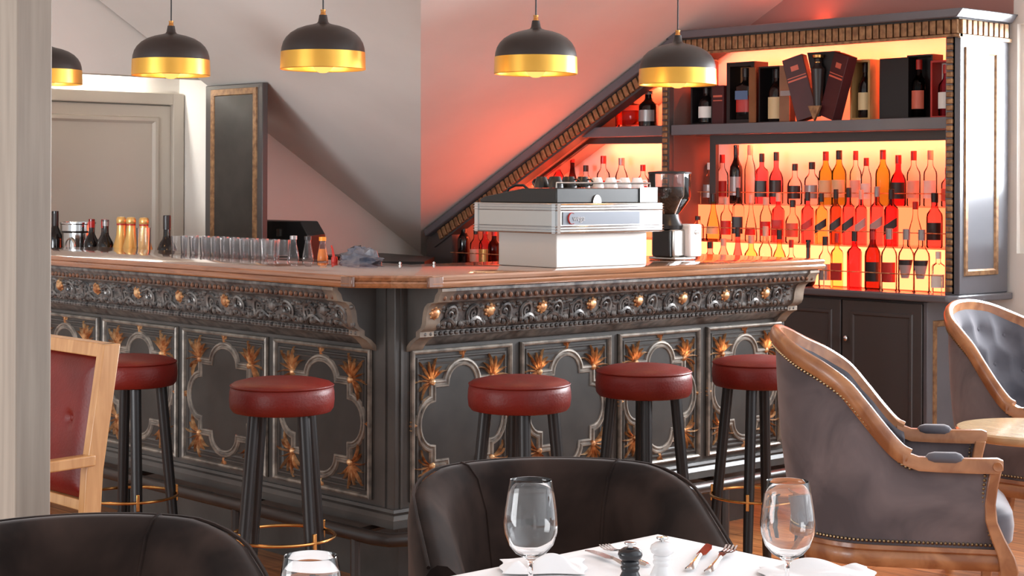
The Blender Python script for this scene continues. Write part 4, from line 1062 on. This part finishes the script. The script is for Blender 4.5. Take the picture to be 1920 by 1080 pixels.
    def nail_line(pts, step):
        acc = 0
        for a, b in zip(pts, pts[1:]):
            L_ = (b - a).length; q = (step - acc) if acc else 0
            while q <= L_:
                p = a.lerp(b, q / L_); nm_.blob(p, .0052, .0052, .0052, 5); q += step
            acc = (acc + L_) % step
    def outp(p, d): 
        o = Vector((p.x - .10 if p.x < .10 else 0, p.y, 0)); o.normalize(); return p + o * d
    nail_line([outp(p, .006) + Vector((0, 0, -.012)) for p in full_top], .0125)
    nail_line([outp(p, .004) + Vector((0, 0, .012)) for p in full_bot], .0125)
    for s in (-1, 1): nail_line([Vector((.318, s * .307, .615)), Vector((.310, s * .303, .52)), Vector((.320, s * .296, .45)), Vector((.348, s * .292, .40))], .0125)
    o_ = nm_.build('nail_trim', m_nail, t); o_['label'] = 'row of small brass nails'
    # seat
    def cushion(u, v):
        a = 2 * pi * u; e = .32
        c, s_ = cos(a), sin(a); X = .10 + .31 * (abs(c) ** e) * (1 if c > 0 else -1); Y = .272 * (abs(s_) ** e) * (1 if s_ > 0 else -1)
        if X < -.05: Y *= .86
        prof = [(.0, .380), (.95, .380), (1.0, .395), (1.015, .44), (1.0, .475), (.93, .495), (.7, .512), (.35, .522), (0, .525)]
        f = v * (len(prof) - 1); i = min(int(f), len(prof) - 2); q = f - i
        k = prof[i][0] + (prof[i + 1][0] - prof[i][0]) * q; z = prof[i][1] + (prof[i + 1][1] - prof[i][1]) * q
        return (.10 + (X - .10) * k, Y * k, z)
    MB().grid(cushion, 48, 24, closeu=True).build('seat_cushion', m_blueplush, t, angle=60)
    return t
ac = make_armchair()
x, y, _ = at(1.117, 5.40); ac.location = (x, y, 0); ac.rotation_euler = (0, 0, YAW - .19)
ac['label'] = 'grey velvet wood framed armchair seen from its side in front of the bar end'
x, y, _ = at(1.945, 6.52); dup(ac, (x, y, 0), YAW - .82, 'grey velvet buttoned armchair by the back window, cut off by the frame')

# ------------------------------------------------------------------ brown tub chair (front = -y)
def make_tub():
    t = thing('tub_chair', '', 'tub chair', (0, 0, 0), 0, 'brown velvet tub chairs')
    hw, bk, ft = .330, .34, -.28; rc = .33
    path = [(hw, ft), (hw, ft + .12), (hw, ft + .24)]
    for i in range(1, 13):
        a = pi / 2 * i / 12; path.append((hw - rc + rc * cos(a), bk - rc + rc * sin(a)))
    path = path + [(-x, y) for x, y in reversed(path)]
    path = [p for i, p in enumerate(path) if i == 0 or (Vector(p) - Vector(path[i - 1])).length > 1e-4]
    n = len(path)
    def rim(x, y): return .800 - .115 * max(0, min(1, (.22 - y) / .50)) ** 1.2
    def shell(off, fz, drop=0.0):
        out = []
        for i, (x, y) in enumerate(path):
            a = Vector(path[max(i - 1, 0)]); b = Vector(path[min(i + 1, n - 1)]); d = (b - a).normalized(); nn = Vector((d.y, -d.x))
            out.append((x + nn.x * off, y + nn.y * off, fz(rim(x, y))))
        return out
    secs = [(-.075, lambda r: .13), (-.025, lambda r: .30), (-.004, lambda r: .50), (.0, lambda r: r - .06), (-.004, lambda r: r - .025), (-.016, lambda r: r - .008), (-.030, lambda r: r), (-.050, lambda r: r - .003),
            (-.080, lambda r: r - .030), (-.108, lambda r: r - .10), (-.125, lambda r: r - .22), (-.130, lambda r: .42), (-.130, lambda r: .13)]
    cols = [shell(o, f) for o, f in secs]
    mb = MB(); rings = [[cols[k][i] for k in range(len(secs))] for i in range(n)]
    mb.loft(rings); mb.build('shell', m_velvet, t, angle=50)
    pipe = shell(-.012, lambda r: r - .004); MB().tube(pipe, .0042, 6).build('rim_piping', m_velvet, t)
    for sx in (-.212, .212):
        pts = []
        for off, fz in secs[3:12]:
            best = min(range(n), key=lambda i: abs(path[i][0] - sx) + (0 if path[i][1] > 0 else 9))
            x, y = path[best]; a = Vector(path[best - 1]); b = Vector(path[best + 1]); d = (b - a).normalized(); nn = Vector((d.y, -d.x))
            off2 = off - .001 if off < -.03 else off + .001
            pts.append((x + nn.x * off2, y + nn.y * off2, fz(rim(x, y)) + (.002 if -.05 < off < -.01 else 0)))
        MB().tube(pts, .0032, 6).build('seam_welt', m_velvet, t)
    def seat(u, v):
        a = 2 * pi * u; c, s = cos(a), sin(a); e = .5
        X = .225 * abs(c) ** e * (1 if c > 0 else -1); Y = -.045 + .27 * abs(s) ** e * (1 if s > 0 else -1)
        if Y > .05: X *= 1 - .35 * ((Y - .05) / .18) ** 2
        prof = [(0, .30), (.97, .30), (1, .33), (1, .41), (.96, .435), (.6, .452), (0, .458)]
        f = v * (len(prof) - 1); i = min(int(f), len(prof) - 2); q = f - i
        return (X * (prof[i][0] + (prof[i + 1][0] - prof[i][0]) * q), -.045 + (Y + .045) * (prof[i][0] + (prof[i + 1][0] - prof[i][0]) * q), prof[i][1] + (prof[i + 1][1] - prof[i][1]) * q)
    MB().grid(seat, 40, 18, closeu=True).build('seat_cushion', m_velvet, t, angle=60)
    MB().box(-.22, .22, -.28, .17, .13, .305).build('seat_base', m_velvet, t, bevel=.01)
    for sx in (-1, 1):
        for yy in (-.22, .16):
            MB().tube([(sx * .20, yy, .14), (sx * .225, yy * 1.08, 0)], [.020, .012], 10).build('leg', m_black, t)
    return t
tc_ = make_tub()
x, y, _ = at(.108, 3.775); tc_.location = (x, y, 0); tc_.rotation_euler = (0, 0, YAW + rad(9)); tc_['label'] = 'dark brown velvet tub chair drawn up to the white clothed table'
x, y, _ = at(-.755, 3.06); dup(tc_, (x, y, 0), YAW + rad(22), 'dark brown velvet tub chair in the bottom left corner before the beige pillar')

# ------------------------------------------------------------------ pale wooden chair with red leather (front = -y)
rc_ = thing('dining_chair', 'pale wooden armchair with buttoned red leather back beside the beige pillar', 'chair', (-.09, -1.45, -.012))
w = .235
for s in (-1, 1):
    MB().loft([[(s * (w - .0) + a * .019, y + b * .027, z) for a, b in ((-1, -1), (1, -1), (1, 1), (-1, 1))] for y, z in ((.30, .0), (.235, .25), (.205, .45), (.215, .62), (.27, .985))]).build('back_post', m_light, rc_, bevel=.003)
    MB().loft([[(s * (w + .01) + a * .018, -.24 + b * .018, z) for a, b in ((-1, -1), (1, -1), (1, 1), (-1, 1))] for z in (0, .3, .655)]).build('front_leg', m_light, rc_, bevel=.003)
    MB().loft([[(s * (w + .005) + a * .020, y, z + b * .016) for a, b in ((-1, -1), (1, -1), (1, 1), (-1, 1))] for y, z in ((.215, .655), (.0, .648), (-.285, .655))]).build('arm', m_light, rc_, bevel=.004)
    MB().box(s * w - .014, s * w + .014, -.24, .21, .385, .435).build('side_rail', m_light, rc_, bevel=.003)
by = lambda z: .205 + (z - .45) * .055 / .535 if z < .62 else .2225 + (z - .62) * .0475 / .365
def bar_(z0, z1, nm):
    MB().loft([[(sx * w, by(z) + q + .005, z) for q, z in ((-.022, z0), (.022, z0), (.022, z1), (-.022, z1))] for sx in (-1, 1)]).build(nm, m_light, rc_, bevel=.003)
bar_(.945, .985, 'top_rail'); bar_(.505, .535, 'lower_back_rail')
def backpad(sgn):
    def f(u, v):
        x = -w + .017 + u * (2 * w - .034); z = .537 + v * .407; e = min(u, 1 - u, v, 1 - v); b = .030 * (1 - (1 - min(1, e / .16)) ** 2)
        for bx in (.25, .75):
            for bz in (.55,):
                d = sqrt(((u - bx) * 1.1) ** 2 + (v - bz) ** 2); b -= .016 * math.exp(-(d / .045) ** 2)
        return (x, by(z) + .005 - sgn * (.008 + b), z)
    return f
pad = MB().grid(backpad(1), 44, 44).build('back_cushion', m_leather, rc_, recalc=False)
MB().grid(lambda u, v: backpad(1)(u, v)[:1] + (by(.537 + v * .407) + .022,) + backpad(1)(u, v)[2:], 6, 6).build('back_panel', m_leather, rc_, recalc=False)
for bx in (.25, .75):
    for bz in (.55,):
        p = backpad(1)(bx, bz); MB().blob((p[0], p[1] - .002, p[2]), .011, .006, .011, 8).build('button', m_leather, pad)
MB().loft([[(a * (w + g), -.02 + b * (.245 + g), z) for a, b in ((-1, -1), (1, -1), (1, .88), (-1, .88))] for g, z in ((-.02, .415), (0, .42), (.003, .45), (-.005, .475), (-.06, .488), (-.15, .492))]).build('seat', m_leather, rc_, bevel=.012)
MB().box(-w, w, -.25, -.22, .385, .425).build('front_rail', m_light, rc_, bevel=.003)

# ------------------------------------------------------------------ small round table between the armchairs
x, y, _ = at(1.755, 5.83)
rt = thing('side_table', 'small round table with a pale polished top between the grey armchairs', 'side table', (x, y, 0))
MB().lathe([(0, .600), (.245, .600), (.256, .606), (.262, .618), (.262, .626), (.256, .632), (0, .634)], 48).build('table_top', wood('pale polished wood', (214, 186, 146), (198, 166, 124), (2, 12, 2), .6, .2), rt)
MB().lathe([(0, .0), (.17, .0), (.17, .012), (.06, .025), (.026, .05), (.022, .3), (.024, .56), (.05, .598), (0, .60)], 28).build('pedestal', m_oak, rt)

# ------------------------------------------------------------------ dining table in front
TX0, TX1, TY0, TY1, TZ = 2.335, 3.135, -2.62, -1.212, .754
tb = thing('dining_table', 'dining table under the white cloth in the foreground', 'table', ((TX0 + TX1) / 2, (TY0 + TY1) / 2, 0))
MB().box(TX0 + .015, TX1 - .015, TY0 + .015, TY1 - .015, .719, .747).build('table_top', m_oak, tb, world=True)
for px in (TX0 + .07, TX1 - .07):
    for py in (TY0 + .07, TY1 - .07):
        MB().box(px - .03, px + .03, py - .03, py + .03, 0, .719).build('leg', m_oak, tb, world=True, bevel=.004)
def cloth(u, v):
    # unfolded rectangle folded over the edges
    ov = .27; LX, LY = TX1 - TX0, TY1 - TY0
    a, b = -ov + u * (LX + 2 * ov), -ov + v * (LY + 2 * ov)
    ex = max(0, -a, a - LX); ey = max(0, -b, b - LY)
    x = min(max(a, 0), LX); y = min(max(b, 0), LY); d = max(ex, ey)
    z = TZ - d + .0
    if d > 0:
        wv = .012 * sin(9 * (x + y) * 3.1 + 1) * min(1, d / .15) + .012 * min(1, d / .04)
        if ex >= ey: x += (-wv if a < 0 else wv)
        if ey >= ex: y += (-wv if b < 0 else wv)
        if ex and ey:
            k = min(ex, ey) * .55
            x += (-k if a < 0 else k); y += (-k if b < 0 else k)
    else: z += .0012 * sin(13 * x + 5 * y) + .0
    return (TX0 + x, TY0 + y, z)
tag(MB().grid(cloth, 74, 104).build('tablecloth', m_cloth, recalc=False, angle=70), 'white cloth spread over the foreground dining table', 'tablecloth')
def wineglass(x, y, label):
    t = thing('wine_glass', label, 'wine glass', (x, y, TZ + .002), 0, 'wine glasses on the white table')
    o = [(0, 0), (.034, .0), (.035, .0015), (.029, .0035), (.012, .007), (.0055, .012), (.0042, .022), (.0040, .040), (.0052, .051), (.012, .057), (.026, .065), (.038, .079), (.0448, .099), (.0462, .116), (.044, .139), (.0395, .166), (.0358, .1865), (.0353, .1875)]
    i_ = [(.0346, .1868), (.0385, .166), (.0430, .139), (.0452, .116), (.0438, .100), (.037, .0805), (.025, .0672), (.012, .0605), (0, .0595)]
    MB().lathe(o + i_, 56).build('glass_body', m_glass, t, angle=80); return t
wineglass(2.523, -1.742, 'empty wine glass standing in front of the brown tub chair')
wineglass(2.816, -1.425, 'empty wine glass in front of the grey armchair, right of the mills')
wineglass(2.762, -2.372, 'empty wine glass nearest the camera, only its bowl showing at the bottom edge')
def mill(x, y, mat, k, label, name):
    t = thing(name, label, 'mill', (x, y, TZ + .002))
    MB().lathe([(0, 0), (.021, 0), (.0215, .004), (.018, .014), (.014, .024), (.0165, .030), (.0165, .033), (.0145, .036), (.0160, .040), (.0160, .043), (.014, .046)], 28).build('body', mat, t)
    MB().lathe([(.0135, .046), (.019, .051), (.0215, .058), (.0195, .066), (.012, .072), (.005, .0735), (0, .0735)], 28).build('head', mat, t)
    MB().lathe([(0, .0735), (.0045, .0735), (.0045, .078), (.0098, .079), (.0104, .0815), (.0095, .084), (0, .0845)], 20).build('knob', m_mirror, t)
    t.scale = (1, 1, .84)
m_wl = M('white lacquer', (232, 230, 230), .2); m_bl = M('black lacquer', (26, 26, 30), .12)
mill(2.592, -1.572, m_bl, 1, 'black lacquered pepper mill with steel knob on the white table', 'pepper_mill')
mill(2.598, -1.497, m_wl, 1, 'white lacquered salt mill with steel knob on the white table', 'salt_mill')
def cutlery(p0, p1, kind, label):
    a = Vector(p0); b = Vector(p1); d = (b - a); L_ = d.length
    t = thing(kind, label, 'cutlery', (a.x, a.y, TZ + .0035), math.atan2(d.y, d.x))
    MB().loft([[(x * L_, s * w_, z + h * (abs(s) < .5)) for s in (-1, -.4, .4, 1)] + [(x * L_, .4 * w_, z - .001), (x * L_, -.4 * w_, z - .001)] for x, w_, z, h in ((0, .006, .002, .003), (.05, .009, .002, .004), (.25, .006, .003, .004), (.45, .004, .006, .003), (.5, .0045, .007, .003))]).build('handle', m_mirror, t)
    if kind == 'table_knife':
        MB().loft([[(x * L_, y0, .004), (x * L_, y1, .004), (x * L_, y1, .0055), (x * L_, y0, .0055)] for x, y0, y1 in ((.49, -.004, .004), (.55, -.010, .008), (.8, -.011, .008), (.95, -.006, .008), (1, .004, .0075))]).build('blade', m_mirror, t)
    else:
        MB().loft([[(x * L_, -w_, z), (x * L_, w_, z), (x * L_, w_, z + .0015), (x * L_, -w_, z + .0015)] for x, w_, z in ((.49, .004, .006), (.62, .007, .008), (.70, .012, .006), (.78, .0125, .004))]).build('root', m_mirror, t)
        for q in (-.0098, -.0033, .0033, .0098):
            MB().loft([[(x * L_, q - .0018, z), (x * L_, q + .0018, z), (x * L_, q + .0018, z + .0013), (x * L_, q - .0018, z + .0013)] for x, z in ((.77, .004), (.88, .003), (1, .008))]).build('tine', m_mirror, t)
cutlery((2.60, -1.43), (2.49, -1.245), 'table_knife', 'steel knife pointing to the far table edge by the tub chair')
cutlery((2.635, -1.42), (2.535, -1.235), 'table_fork', 'steel fork lying beside the knife at the far right edge')
cutlery((2.53, -1.46), (2.372, -1.41), 'table_fork', 'steel fork behind the black pepper mill')
cutlery((2.54, -1.50), (2.375, -1.455), 'table_knife', 'steel knife behind the black pepper mill, nearer the glass')
# folded napkins
def napkin(cx, cy, ang, sx, sy, hgt, seed, label):
    rg = random.Random(seed); ph = [rg.uniform(0, 6) for _ in range(6)]
    def f(u, v):
        x, y = (u - .5) * 2, (v - .5) * 2; e = min(1, 1.6 * min(u, 1 - u, v, 1 - v) * 3)
        z = hgt * (.12 + .88 * abs(sin(2.6 * x + ph[0] + .8 * y)) * (.6 + .4 * sin(3 * y + ph[1]))) * e
        return (x * sx * (1 + .05 * sin(5 * y + ph[2])), y * sy * (1 + .06 * sin(4 * x + ph[3])), .002 + max(0, z))
    o = MB().grid(f, 40, 30).grid(lambda u, v: (f(u, v)[0], f(u, v)[1], .0012), 8, 8).build('napkin', m_cloth, recalc=False, angle=80)
    o.location = (cx, cy, TZ + .002); o.rotation_euler = (0, 0, ang); tag(o, label, 'napkin', 'linen napkins')
napkin(2.405, -1.60, YAW, .075, .06, .030, 3, 'crumpled white napkin at the table edge before the tub chair')
napkin(2.765, -1.275, YAW, .10, .05, .022, 8, 'crumpled white napkin behind the wine glass by the armchair')
